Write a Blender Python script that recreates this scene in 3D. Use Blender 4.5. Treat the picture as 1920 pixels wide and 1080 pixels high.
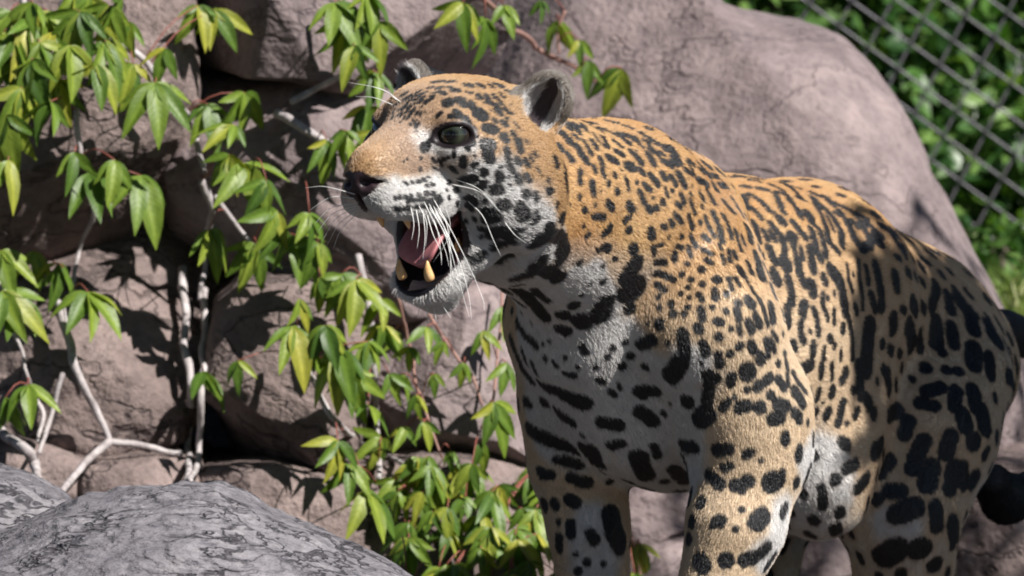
import bpy, bmesh, math, random
import numpy as np
from mathutils import Vector, Matrix
from mathutils.bvhtree import BVHTree

for _o in list(bpy.data.objects):
    bpy.data.objects.remove(_o)
SC = bpy.context.scene
COL = SC.collection

# ------------------------------------------------------------------ camera
CAM = np.array([0.0, -9.0, 1.14]); PITCH = math.radians(4.0); FPX = 13500.0   # focal length in photo pixels (1920 wide)
_cd = bpy.data.cameras.new('camera'); _co = bpy.data.objects.new('camera', _cd); COL.objects.link(_co)
_co.location = CAM; _co.rotation_euler = (math.radians(90) - PITCH, 0, 0)
_cd.sensor_width = 36.0; _cd.lens = 36.0 * FPX / 1920.0; _cd.clip_end = 500; _cd.clip_start = 0.5
_cd.dof.use_dof = True; _cd.dof.focus_distance = 8.66; _cd.dof.aperture_fstop = 9.0
SC.camera = _co
# ------------------------------------------------------------------ world and sun
SUN_AZ = math.radians(50.0)      # to the right of the camera, behind it
SUN_EL = math.radians(45.0)
SDIR = Vector((math.sin(SUN_AZ) * math.cos(SUN_EL), -math.cos(SUN_AZ) * math.cos(SUN_EL), math.sin(SUN_EL)))   # towards the sun
W = bpy.data.worlds.new('World'); SC.world = W; W.use_nodes = True
_n = W.node_tree.nodes; _l = W.node_tree.links
_sky = _n.new('ShaderNodeTexSky'); _sky.sky_type = 'NISHITA'; _sky.sun_disc = False
_sky.air_density = 0.8; _sky.dust_density = 0.2; _sky.ozone_density = 2.0; _sky.sun_elevation = SUN_EL; _sky.sun_rotation = math.atan2(SDIR.x, SDIR.y)
_n['Background'].inputs[1].default_value = 0.05
_l.new(_sky.outputs[0], _n['Background'].inputs[0])
_sd = bpy.data.lights.new('sun', 'SUN'); _so = bpy.data.objects.new('sun', _sd); COL.objects.link(_so)
_sd.energy = 5.0; _sd.angle = math.radians(0.53); _sd.color = (1.0, 0.955, 0.90)
_so.rotation_euler = SDIR.to_track_quat('Z', 'Y').to_euler(); _so.location = (3, -4, 6)
SC.view_settings.view_transform = 'Standard'; SC.view_settings.look = 'None'; SC.view_settings.exposure = 0.72
SC.view_settings.gamma = 1.0; SC.view_settings.use_curve_mapping = False
SC.cycles.use_denoising = True; SC.cycles.filter_width = 1.9
SC.cycles.max_bounces = 5; SC.cycles.diffuse_bounces = 2; SC.cycles.glossy_bounces = 2; SC.cycles.transparent_max_bounces = 8
try: SC.cycles_curves.shape = 'RIBBONS'
except Exception: pass

# ------------------------------------------------------------------ helpers
_cp, _sp = math.cos(PITCH), math.sin(PITCH)
def ray(u, v):
    x = (u - 960.0) / FPX; y = (540.0 - v) / FPX
    return np.array([x, _cp + y * _sp, -_sp + y * _cp])
def P(u, v, Y):
    """photo pixel -> world point at depth Y"""
    d = ray(u, v); return CAM + d * ((Y - CAM[1]) / d[1])
def mpp(Y): return (Y - CAM[1]) / FPX          # metres per photo pixel at depth Y
def rng(seed): return np.random.default_rng(seed)

def tag(o, label=None, cat=None, group=None, kind=None):
    if label: o['label'] = label
    if cat: o['category'] = cat
    if group: o['group'] = group
    if kind: o['kind'] = kind
    return o
def empty(name, loc=(0, 0, 0)):
    o = bpy.data.objects.new(name, None); COL.objects.link(o); o.location = loc; o.empty_display_size = 0.05
    return o
def mesh_np(name, verts, faces, smooth=True):
    """verts (n,3) array, faces (m,k) array, k = 3 or 4"""
    verts = np.ascontiguousarray(verts, dtype=np.float32); faces = np.ascontiguousarray(faces, dtype=np.int32)
    me = bpy.data.meshes.new(name)
    me.vertices.add(len(verts)); me.vertices.foreach_set('co', verts.ravel())
    k = faces.shape[1]; me.loops.add(faces.size); me.loops.foreach_set('vertex_index', faces.ravel())
    me.polygons.add(len(faces)); me.polygons.foreach_set('loop_start', np.arange(0, faces.size, k, dtype=np.int32))
    try: me.polygons.foreach_set('loop_total', np.full(len(faces), k, dtype=np.int32))
    except Exception: pass
    me.update(calc_edges=True)
    if smooth: me.polygons.foreach_set('use_smooth', np.ones(len(faces), dtype=bool))
    return me
def obj(name, me, mat=None, parent=None):
    """link a mesh; world-space coordinates are kept when a parent is given (parents are Empties with a location only)"""
    o = bpy.data.objects.new(name, me); COL.objects.link(o)
    if mat is not None and len(me.materials) == 0: me.materials.append(mat)
    if parent is not None:
        o.parent = parent
    return o
def tube(pts, rads, n=8, cap=True):
    """tapered tube along a polyline -> verts, quad faces"""
    pts = np.asarray(pts, float); m = len(pts); rads = np.asarray(rads, float)
    t = np.gradient(pts, axis=0); t /= np.linalg.norm(t, axis=1)[:, None] + 1e-12
    ref = np.array([0.3, 0.2, 1.0]); ref /= np.linalg.norm(ref)
    if abs(np.dot(ref, t[0])) > 0.9: ref = np.array([1.0, 0, 0])
    a = np.zeros((m, 3)); 
    prev = ref
    for i in range(m):
        q = prev - t[i] * np.dot(prev, t[i]); q /= np.linalg.norm(q) + 1e-12; a[i] = q; prev = q
    b = np.cross(t, a)
    th = np.linspace(0, 2 * np.pi, n, endpoint=False)
    V = pts[:, None, :] + rads[:, None, None] * (np.cos(th)[None, :, None] * a[:, None, :] + np.sin(th)[None, :, None] * b[:, None, :])
    V = V.reshape(-1, 3); F = []
    for i in range(m - 1):
        for j in range(n):
            F.append((i * n + j, i * n + (j + 1) % n, (i + 1) * n + (j + 1) % n, (i + 1) * n + j))
    V = list(V)
    if cap:
        for i0, p in ((0, pts[0] - t[0] * rads[0] * .5), ((m - 1) * n, pts[-1] + t[-1] * rads[-1] * .5)):
            c = len(V); V.append(p)
            for j in range(n):
                q = (i0 + j, i0 + (j + 1) % n)
                F.append((q[1], q[0], c, c) if i0 == 0 else (q[0], q[1], c, c))
    return np.array(V), F
def mesh_py(name, V, F, smooth=True):
    me = bpy.data.meshes.new(name)
    F = [tuple(dict.fromkeys(f)) for f in F]
    me.from_pydata([tuple(v) for v in V], [], F); me.update()
    if smooth: me.polygons.foreach_set('use_smooth', [True] * len(me.polygons))
    return me
def spline(pts, n):
    """Catmull-Rom through points -> n samples"""
    p = np.asarray(pts, float); m = len(p)
    if m == 2: return p[0] + np.linspace(0, 1, n)[:, None] * (p[1] - p[0])
    q = np.vstack([2 * p[0] - p[1], p, 2 * p[-1] - p[-2]])
    s = np.linspace(0, m - 1 - 1e-9, n); i = s.astype(int); f = (s - i)[:, None]
    a, b, c, d = q[i], q[i + 1], q[i + 2], q[i + 3]
    return 0.5 * (2 * b + (c - a) * f + (2 * a - 5 * b + 4 * c - d) * f ** 2 + (3 * b - a - 3 * c + d) * f ** 3)

# value noise on arrays of 3-D points (used to shape meshes)
_PERM = rng(7).random((32, 32, 32))
def vnoise(p, s=1.0):
    q = np.asarray(p, float) * s; i = np.floor(q).astype(int); f = q - i; f = f * f * (3 - 2 * f); r = 0
    for dx in (0, 1):
        wx = f[..., 0] if dx else 1 - f[..., 0]
        for dy in (0, 1):
            wy = f[..., 1] if dy else 1 - f[..., 1]
            for dz in (0, 1):
                wz = f[..., 2] if dz else 1 - f[..., 2]
                r = r + wx * wy * wz * _PERM[(i[..., 0] + dx) % 32, (i[..., 1] + dy) % 32, (i[..., 2] + dz) % 32]
    return r * 2 - 1
def fbm(p, s=1.0, o=4, g=0.5):
    r = 0; a = 1.0; t = 0
    for k in range(o):
        r = r + a * vnoise(np.asarray(p) + 13.7 * k, s * 2 ** k); t += a; a *= g
    return r / t

# material helpers
class NT:
    def __init__(self, name):
        self.m = bpy.data.materials.new(name); self.m.use_nodes = True
        self.t = self.m.node_tree; self.n = self.t.nodes; self.b = self.n['Principled BSDF']
        self.out = self.n['Material Output']
    def new(self, typ, **kw):
        nd = self.n.new(typ)
        for k, v in kw.items():
            if k.startswith('i_'): nd.inputs[k[2:].replace('_', ' ')].default_value = v
            else: setattr(nd, k, v)
        return nd
    def link(self, a, b): self.t.links.new(a, b)
    def noise(self, vec, scale, detail=4, rough=.55):
        nd = self.new('ShaderNodeTexNoise'); nd.inputs['Scale'].default_value = scale; nd.inputs['Detail'].default_value = detail
        nd.inputs['Roughness'].default_value = rough
        if vec is not None: self.link(vec, nd.inputs['Vector'])
        return nd.outputs['Fac']
    def ramp(self, fac, stops):
        nd = self.new('ShaderNodeValToRGB'); cr = nd.color_ramp
        while len(cr.elements) < len(stops): cr.elements.new(0.5)
        for e, (p, c) in zip(cr.elements, stops):
            e.position = p; e.color = (*c, 1) if len(c) == 3 else c
        self.link(fac, nd.inputs['Fac']); return nd.outputs['Color']
    def mix(self, a, b, fac, mode='MIX'):
        nd = self.new('ShaderNodeMix'); nd.data_type = 'RGBA'; nd.blend_type = mode
        for s, v in (('Factor', fac), ('A', a), ('B', b)):
            sock = [i for i in nd.inputs if i.name == s and (i.type == 'RGBA' if s != 'Factor' else i.type == 'VALUE')][0]
            if isinstance(v, (int, float)): sock.default_value = v
            elif isinstance(v, tuple): sock.default_value = (*v, 1) if len(v) == 3 else v
            else: self.link(v, sock)
        return [o for o in nd.outputs if o.type == 'RGBA'][0]
    def bump(self, h, strength=.5, dist=.01, nrm=None):
        nd = self.new('ShaderNodeBump'); nd.inputs['Strength'].default_value = strength; nd.inputs['Distance'].default_value = dist
        self.link(h, nd.inputs['Height'])
        if nrm is not None: self.link(nrm, nd.inputs['Normal'])
        return nd.outputs['Normal']
def simple(name, col, rough=.6, spec=.4):
    t = NT(name); t.b.inputs['Base Color'].default_value = (*col, 1); t.b.inputs['Roughness'].default_value = rough
    t.b.inputs['Specular IOR Level'].default_value = spec; return t.m
def nz(v): v = np.asarray(v, float); return v / np.linalg.norm(v)
# ================================================================== ground and rocks
def rock_mat(name, c1, c2, c3, scale=6, bump=.6, grain=False, cracks=.25):
    t = NT(name); tc = t.new('ShaderNodeTexCoord'); v = tc.outputs['Object']
    n1 = t.noise(v, scale, 6, .62); n2 = t.noise(v, scale * 5, 5, .6); n3 = t.noise(v, scale * 22, 4, .6)
    base = t.ramp(n1, [(.32, c1), (.52, c2), (.70, c3)])
    base = t.mix(base, t.ramp(n2, [(.30, (.55, .55, .57)), (.60, (1.0, 1.0, 1.0)), (.75, (1.12, 1.09, 1.06))]), .75, 'MULTIPLY')
    base = t.mix(base, t.ramp(n3, [(.34, (.62, .62, .64)), (.52, (1, 1, 1))]), .55, 'MULTIPLY')
    h = t.mix(n2, n3, .45)
    def fissures(rot, scl, scale, width, detail=4, rough=.6):
        mp = t.new('ShaderNodeMapping'); mp.inputs['Rotation'].default_value = rot; mp.inputs['Scale'].default_value = scl; t.link(v, mp.inputs['Vector'])
        return t.ramp(t.noise(mp.outputs[0], scale, detail, rough), [(.5 - width * 1.6, (1, 1, 1)), (.5 - width * .3, (.16, .16, .18)), (.5 + width * .3, (.16, .16, .18)), (.5 + width * 1.6, (1, 1, 1))])
    if grain:       # weathered surface: fine pits, slanting fissures
        mp = t.new('ShaderNodeMapping'); mp.inputs['Rotation'].default_value = (0, .5, .2); mp.inputs['Scale'].default_value = (.55, .8, 1.6); t.link(v, mp.inputs['Vector'])
        g = t.noise(mp.outputs[0], 62, 4, .66); gc = t.ramp(g, [(.32, (.34, .35, .39)), (.42, (.88, .87, .90)), (.54, (1.08, 1.06, 1.09)), (.68, (1.25, 1.23, 1.25))])
        base = t.mix(base, gc, .95, 'MULTIPLY')
        f1 = fissures((0, -.85, 0), (.5, 1, 2.2), 7, .012); f2 = fissures((0, .45, .3), (.7, 1, 2.6), 13, .014)
        cr = t.mix(f1, f2, 1.0, 'MULTIPLY')
        crm = t.ramp(t.noise(v, 8, 3), [(.40, (0, 0, 0)), (.55, (1, 1, 1))])
        cr = t.mix((1, 1, 1), cr, crm)
        base = t.mix(base, cr, .85, 'MULTIPLY')
        h = t.mix(t.mix(h, g, .65), cr, .6, 'MULTIPLY')
    else:
        cr = t.mix(fissures((.2, .5, .1), (.6, 1, 1.4), 2.6, .006, 5), fissures((.1, -.9, .4), (.8, 1, 1.2), 4.1, .006, 5), 1.0, 'MULTIPLY')
        base = t.mix(base, cr, cracks * 1.6, 'MULTIPLY'); h = t.mix(h, cr, cracks * 1.6, 'MULTIPLY')
    t.link(base, t.b.inputs['Base Color']); t.b.inputs['Roughness'].default_value = .88; t.b.inputs['Specular IOR Level'].default_value = .25
    t.link(t.bump(h, bump, .016 if grain else .025), t.b.inputs['Normal'])
    return t.m
M_ROCK = rock_mat('pinkish_rock', (.172, .136, .136), (.252, .202, .200), (.325, .262, .256), 4.0, .55)
M_ROCK2 = rock_mat('brownish_rock', (.150, .114, .107), (.230, .178, .166), (.300, .236, .220), 5.0, .7, cracks=.4)
M_GREY = rock_mat('weathered_grey_rock', (.16, .153, .163), (.205, .197, .208), (.255, .247, .256), 5.0, 1.0, grain=True)
M_EARTH = rock_mat('earth', (.045, .036, .030), (.08, .064, .056), (.12, .10, .09), 3.0, .8)

ROCKS_V = []; ROCKS_F = []; _rv = 0
def boulder(name, label, outline, Y0, front, back, mat, seed, flat=3.2, lean=0.0, rough=.018, rscale=5.0, turn=0.0, cuts=5, sharp=(.84, .96), grow=1.13, cat='rock', group=None, nth=132, nr=46):
    """A rock whose outline is given in photo pixels at depth Y0, with its own thickness in front and behind."""
    global _rv
    r = rng(seed); pg = np.array(outline, float); c = pg.mean(0)
    th = np.linspace(0, 2 * np.pi, nth, endpoint=False); R = np.zeros(nth)
    for i, a in enumerate(th):
        d = np.array([math.cos(a), math.sin(a)]); best = 0
        for p, q in zip(pg, np.roll(pg, -1, 0)):
            e = q - p; den = d[0] * e[1] - d[1] * e[0]
            if abs(den) < 1e-9: continue
            w = p - c; tt = (w[0] * e[1] - w[1] * e[0]) / den; uu = (w[0] * d[1] - w[1] * d[0]) / den
            if tt > 0 and -1e-6 <= uu <= 1 + 1e-6: best = max(best, tt)
        R[i] = best
    R = (R + np.roll(R, 1) + np.roll(R, -1)) / 3 * grow
    W0 = P(c[0], c[1], Y0); m = mpp(Y0)
    sv = np.linspace(0, 1, nr) ** .75
    rings = []
    prof = [(s, -front * (1 - s ** flat) ** (1 / flat)) for s in sv] + [(s, back * (1 - s ** flat) ** (1 / flat)) for s in sv[::-1][1:]]
    for s, dy in prof:
        x = c[0] + s * R * np.cos(th); y = c[1] + s * R * np.sin(th)
        q = np.stack([(x - c[0]) * m, np.full(nth, dy), -(y - c[1]) * m], 1)
        q[:, 1] += (lean + .10) * q[:, 2] + (turn + .10) * q[:, 0]
        rings.append(q)
    V = np.concatenate(rings)
    # broad facets: planes that shave the front of the stone
    for k in range(cuts):
        nn = np.array([r.normal(0, .75), -1.0, r.normal(.15, .7)]); nn /= np.linalg.norm(nn)
        off = np.quantile(V @ nn, r.uniform(*sharp)); ex = np.maximum(V @ nn - off, 0); V = V - nn * ex[:, None] * .97
    V = V + W0
    rad = V - W0; rad /= np.linalg.norm(rad, axis=1)[:, None] + 1e-9
    o = r.uniform(0, 30, 3)
    V = V + rad * (fbm(V + o, rscale, 4) * rough + (np.abs(fbm(V + o + 5, rscale * 2.3, 4)) - .2) * rough * .9 + fbm(V + o + 9, rscale * 12, 2) * rough * .12)[:, None]
    L = len(prof); F = []
    ii = np.arange(nth); jj = (ii + 1) % nth
    for k in range(1, L - 2):
        F.append(np.stack([k * nth + ii, (k + 1) * nth + ii, (k + 1) * nth + jj, k * nth + jj], 1))
    F = np.concatenate(F)
    F = [tuple(f) for f in F.tolist()]
    F += [(0, nth + int(a), nth + int(b)) for a, b in zip(ii, jj)]          # front pole (ring 0 is one point)
    last = (L - 1) * nth; F += [(last, (L - 2) * nth + int(b), (L - 2) * nth + int(a)) for a, b in zip(ii, jj)]
    keep = sorted({i for f in F for i in f}); mp = {a: b for b, a in enumerate(keep)}
    V = V[keep]; F = [tuple(mp[i] for i in f) for f in F]
    o_ = obj(name, mesh_py(name, V - W0, F), mat); o_.location = W0
    tag(o_, label, cat, group)
    ROCKS_V.append(V); ROCKS_F.extend([tuple(i + _rv for i in f) for f in F]); _rv += len(V)
    return o_
BO = 'rocks of the stone bank'
boulder('boulder', 'huge smooth pinkish boulder sloping down behind the jaguar\'s back', [(840, -160), (1250, -120), (1335, 2), (1420, 24), (1520, 44), (1580, 66), (1630, 118), (1690, 212), (1735, 310), (1790, 410), (1850, 515), (1890, 575), (1930, 700), (1900, 900), (1500, 1000), (1000, 900), (880, 600), (850, 150)], 1.75, .36, .5, M_ROCK, 2, 2.6, .12, .020, 3.0, -.20, 4, sharp=(.93, .985), grow=1.0)
boulder('rock', 'broad smooth rock at the top of the bank above the dark crack', [(330, -120), (640, -160), (935, -140), (925, 60), (885, 150), (780, 168), (620, 150), (560, 132), (480, 124), (355, 112), (325, 20)], 1.30, .26, .3, M_ROCK, 3, 6.5, .10, .014, 4.0, 0, 3)
boulder('rock', 'rock in the bank hidden under the thickest hanging leaves', [(-160, -120), (200, -150), (350, -120), (345, 110), (372, 300), (300, 420), (120, 490), (-160, 480)], 1.22, .22, .3, M_ROCK2, 4, 6.5, .10, .024, 5.0, .1, 6)
boulder('rock', 'pinkish rock right below the dark crack of the bank', [(345, 128), (470, 150), (600, 168), (780, 182), (900, 175), (990, 330), (960, 520), (720, 575), (560, 545), (470, 500), (345, 420)], 1.26, .24, .3, M_ROCK, 5, 6.5, .08, .02, 4.5, 0, 5)
boulder('rock', 'brown rock behind the forked grey stems', [(-160, 470), (130, 480), (330, 425), (430, 560), (405, 650), (345, 800), (240, 855), (60, 845), (-160, 830)], 1.14, .20, .3, M_ROCK2, 6, 6.0, .12, .022, 5.0, .05, 7)
boulder('rock', 'slanting lit slab under the trailing creeper', [(415, 570), (470, 515), (560, 525), (680, 560), (690, 700), (660, 860), (600, 885), (490, 868), (440, 815), (395, 720)], 1.12, .20, .3, M_ROCK2, 17, 7.0, .25, .016, 5.0, -.15, 4)
boulder('rock', 'pale pink rock seen under the jaguar\'s chin', [(670, 575), (760, 560), (980, 530), (1060, 700), (1040, 880), (900, 900), (700, 880), (655, 760)], 1.24, .26, .3, M_ROCK, 8, 6.5, .18, .018, 4.0, -.05, 4)
boulder('rock', 'low flat-topped stone beside the dark leaf shadow', [(392, 872), (520, 868), (620, 892), (680, 960), (660, 1080), (380, 1080)], 1.00, .16, .25, M_ROCK2, 9, 7.0, .15, .012, 6.0, 0, 3)
boulder('rock', 'squat brown stone just behind the grey boulder', [(168, 862), (300, 848), (372, 862), (398, 960), (380, 1060), (150, 1060)], .98, .15, .25, M_ROCK2, 10, 6.5, .1, .014, 6.0, 0, 4)
boulder('rock', 'dark shaded stone beside the curved grey stem', [(-140, 815), (60, 835), (160, 860), (165, 960), (60, 1040), (-140, 1060)], .98, .15, .25, M_ROCK2, 11, 6.5, .1, .016, 6.0, 0, 4)
boulder('rock', 'low rock mostly covered by small creeper leaves', [(640, 870), (800, 850), (1000, 850), (1130, 930), (1180, 1180), (640, 1200)], 1.10, .22, .3, M_ROCK2, 12, 6.0, .5, .018, 5.0, 0, 4)
boulder('rock', 'layered pink rock seen between the jaguar\'s forelegs', [(1020, 870), (1200, 872), (1370, 892), (1400, 960), (1330, 1010), (1160, 1005), (1040, 960)], 1.42, .16, .25, M_ROCK, 13, 6.0, .3, .02, 7.0, 0, 5)
boulder('rock', 'lower ledge of pink rock seen between the jaguar\'s forelegs', [(1100, 1012), (1250, 1000), (1400, 1018), (1440, 1120), (1260, 1180), (1090, 1150)], 1.28, .16, .25, M_ROCK, 14, 6.0, .3, .018, 7.0, 0, 5)
boulder('rock', 'smooth rock seen under the jaguar\'s white belly', [(1380, 985), (1500, 965), (1640, 985), (1720, 1080), (1680, 1180), (1380, 1180)], 1.50, .18, .25, M_ROCK, 15, 5.5, .3, .014, 6.0, 0, 4)
boulder('rock', 'shaded brown rock behind the jaguar\'s tail', [(1780, 900), (1920, 860), (2080, 900), (2100, 1180), (1780, 1180), (1740, 1040)], 1.35, .2, .25, M_ROCK2, 16, 5.5, .3, .018, 6.0, 0, 4)
boulder('grey_boulder', 'rough weathered grey boulder with fine cracks, lying in front of the stems', [(-160, 1030), (-60, 1012), (10, 990), (70, 962), (140, 940), (240, 925), (330, 917), (400, 919), (440, 932), (500, 962), (560, 986), (620, 1014), (700, 1050), (770, 1086), (860, 1180), (800, 1400), (300, 1460), (-160, 1400)], -.42, .30, .22, M_GREY, 21, 2.3, .55, .016, 11.0, 0, 2, sharp=(.95, .99), grow=1.0, nth=360, nr=130)
boulder('grey_boulder', 'small dark-sided grey rock behind the rough grey boulder', [(-140, 870), (-20, 888), (40, 906), (112, 946), (130, 1000), (60, 1080), (-140, 1080)], -.05, .12, .2, M_GREY, 22, 2.6, .3, .012, 9.0, 0, 3)

# ground: one sheet out to the horizon, rising into the bank behind the rocks
def ground_z(x, y):
    bank = np.clip((y - 1.25) / 1.5, 0, 1); bank = bank * bank * (3 - 2 * bank)
    side = 1 - np.clip((x + .15) / .30, 0, 1)
    z = bank * (.95 * side + .28)
    z = z + np.where(y < 1.2, 0, 0)
    dip = np.clip((y - .3) / .5, 0, 1) * np.clip((1.0 - y) / .3, 0, 1) * .02
    return z - dip
g1 = np.concatenate([np.linspace(-150, -4, 14), np.linspace(-3.6, 3.6, 150), np.linspace(4, 150, 14)])
g2 = np.concatenate([np.linspace(-150, -3, 14), np.linspace(-2.6, 5, 150), np.linspace(5.5, 180, 22)])
X, Yg = np.meshgrid(g1, g2, indexing='ij'); Z = ground_z(X, Yg)
pp = np.stack([X, Yg, 0 * X], -1); near = np.clip(1 - (np.abs(X) + np.abs(Yg - 1)) / 12, 0, 1)
Z = Z + fbm(pp, 2.2, 4) * .035 * near + fbm(pp, 11, 3) * .012 * near
n1, n2 = X.shape; id_ = np.arange(n1 * n2).reshape(n1, n2)
Fg = np.stack([id_[:-1, :-1], id_[1:, :-1], id_[1:, 1:], id_[:-1, 1:]], -1).reshape(-1, 4)
ground = obj('ground', mesh_np('ground', np.stack([X, Yg, Z], -1).reshape(-1, 3), Fg), M_EARTH); tag(ground, kind='structure')
ROCK_BVH = BVHTree.FromPolygons([Vector(v) for v in np.concatenate(ROCKS_V)], ROCKS_F)
def rock_depth(u, v, default=1.0):
    r = ROCK_BVH.ray_cast(Vector(CAM), Vector(ray(u, v)).normalized())
    return default if r[0] is None else r[0].y
# ================================================================== creeper: stems, five-part leaves
t = NT('creeper_leaf'); tc = t.new('ShaderNodeTexCoord'); oi = t.new('ShaderNodeObjectInfo')
sx = t.new('ShaderNodeSeparateXYZ'); t.link(tc.outputs['Object'], sx.inputs[0])
hue = t.ramp(oi.outputs['Random'], [(0, (.050, .105, .016)), (.35, (.100, .175, .022)), (.75, (.165, .235, .030)), (1, (.290, .290, .040))])
hue = t.mix(hue, t.ramp(t.noise(tc.outputs['Object'], 60, 3), [(.3, (.70, .72, .65)), (.6, (1.05, 1.05, 1.0))]), .8, 'MULTIPLY')
ab = t.new('ShaderNodeMath', operation='ABSOLUTE'); t.link(sx.outputs[0], ab.inputs[0])
rib = t.ramp(ab.outputs[0], [(0, (1.55, 1.45, 1.5)), (.0022, (1.25, 1.22, 1.2)), (.005, (1, 1, 1))])
leafcol = t.mix(hue, rib, 1.0, 'MULTIPLY')
# side veins
wv = t.new('ShaderNodeTexWave'); wv.inputs['Scale'].default_value = 36; wv.inputs['Distortion'].default_value = .6; wv.bands_direction = 'Y'
ad = t.new('ShaderNodeVectorMath', operation='ADD'); cb = t.new('ShaderNodeCombineXYZ'); ml = t.new('ShaderNodeMath', operation='MULTIPLY'); ml.inputs[1].default_value = -1.1
t.link(ab.outputs[0], ml.inputs[0]); t.link(ml.outputs[0], cb.inputs[1]); t.link(tc.outputs['Object'], ad.inputs[0]); t.link(cb.outputs[0], ad.inputs[1]); t.link(ad.outputs[0], wv.inputs['Vector'])
t.link(leafcol, t.b.inputs['Base Color']); t.b.inputs['Roughness'].default_value = .46; t.b.inputs['Specular IOR Level'].default_value = .40
t.link(t.bump(wv.outputs['Fac'], .10, .0008), t.b.inputs['Normal'])
tr = t.new('ShaderNodeBsdfTranslucent'); t.link(t.mix(leafcol, (1.15, 1.35, .45), 1.0, 'MULTIPLY'), tr.inputs['Color'])
ms = t.new('ShaderNodeMixShader'); ms.inputs[0].default_value = .30; t.link(t.b.outputs[0], ms.inputs[1]); t.link(tr.outputs[0], ms.inputs[2]); t.link(ms.outputs[0], t.out.inputs['Surface'])
M_LEAF = t.m
t = NT('grey_stem'); tc = t.new('ShaderNodeTexCoord')
t.link(t.ramp(t.noise(tc.outputs['Object'], 40, 5), [(.3, (.22, .19, .19)), (.55, (.42, .38, .38)), (.75, (.58, .54, .54))]), t.b.inputs['Base Color']); t.b.inputs['Roughness'].default_value = .75
t.link(t.bump(t.noise(tc.outputs['Object'], 160, 4), .6, .003), t.b.inputs['Normal'])
M_STEM = t.m
M_TWIG = simple('reddish_twig', (.30, .17, .14), .6); M_PET = simple('red_leaf_stalk', (.24, .075, .055), .5)

def leaflet_mesh(seed):
    """one pointed leaflet of length 1, along +Y, folded along its midrib and drooping"""
    r = rng(seed); n = 8; wd = r.uniform(.13, .175); droop = r.uniform(.15, .45); fold = r.uniform(.25, .55); tw = r.uniform(-.25, .25)
    V = []; xs = (-1, -.5, 0, .5, 1)
    for i in range(n + 1):
        a = i / n; w = wd * (math.sin(math.pi * min(1, a ** .82)) ** .85) * (1.12 - .25 * a) + .004
        if 0 < i < n: w *= 1 + .03 * (-1) ** i
        for x in xs:
            xx = x * w; z = fold * abs(xx) - droop * a * a - .9 * xx * xx + tw * xx * a + .012 * math.sin(9 * a + 4 * x)
            V.append((xx, a, z))
    F = [(i * 5 + j, i * 5 + j + 1, (i + 1) * 5 + j + 1, (i + 1) * 5 + j) for i in range(n) for j in range(4)]
    return np.array(V), F
LEAFLETS = {}
def leaflet(seed, L):
    k = (seed, round(L, 3))
    if k not in LEAFLETS:
        V, F = leaflet_mesh(seed); LEAFLETS[k] = mesh_py('leaflet', V * k[1], F); LEAFLETS[k].materials.append(M_LEAF)
    return LEAFLETS[k]
NLEAF = 0
def leaf(parent, node, L, r, n=5, attach=None, face=None, spread=1.0):
    """a palmate leaf: stalk (part) with its leaflets (sub-parts). node: world point where the leaflets meet."""
    global NLEAF
    NLEAF += 1
    node = np.asarray(node, float)
    a = attach if attach is not None else node + np.array([r.uniform(-.02, .02), .05, r.uniform(.01, .05)])
    mid = (node + a) / 2 + np.array([0, -.012, .012])
    V, F = tube(spline([a, mid, node], 6), np.linspace(.0011, .0009, 6), 5)
    st = obj('leaf', mesh_py('leaf_stalk', V, F), M_PET, parent)
    # leaf blade plane: faces the light and the open air, leaflets fan out hanging down
    nrm = nz(np.array([.25, -.80, .55]) + r.normal(0, .28, 3)) if face is None else nz(face)
    down = nz(np.array([r.normal(0, .30), -.15, -1.0])); down = nz(down - nrm * np.dot(down, nrm)); side = np.cross(down, nrm)
    if n == 5: angs = np.array([-1.45, -.72, 0, .72, 1.45]) * spread; szs = (.62, .88, 1.0, .88, .62)
    elif n == 3: angs = np.array([-.85, 0, .85]) * spread; szs = (.8, 1, .8)
    else: angs = np.linspace(-1.2, 1.2, n) * spread; szs = [.9] * n
    for g, z in zip(angs, szs):
        g = g + r.normal(0, .13); LL = max(.02, round(L * z * r.uniform(.88, 1.1) / .006) * .006)
        y = nz(down * math.cos(g) + side * math.sin(g) + nrm * r.normal(.06, .16) - np.array([0, 0, .42]))
        zz = nz(nrm + r.normal(0, .34, 3)); zz = nz(zz - y * np.dot(zz, y)); x = np.cross(y, zz)
        o = bpy.data.objects.new('leaflet', leaflet(int(r.integers(0, 6)), LL)); COL.objects.link(o); o.parent = st
        o.matrix_local = Matrix(((x[0], y[0], zz[0], node[0]), (x[1], y[1], zz[1], node[1]), (x[2], y[2], zz[2], node[2]), (0, 0, 0, 1)))
def wall_pt(u, v, gap, lo=.55, hi=1.45):
    return P(u, v, min(max(rock_depth(u, v, 1.05) - gap, lo), hi))
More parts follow.
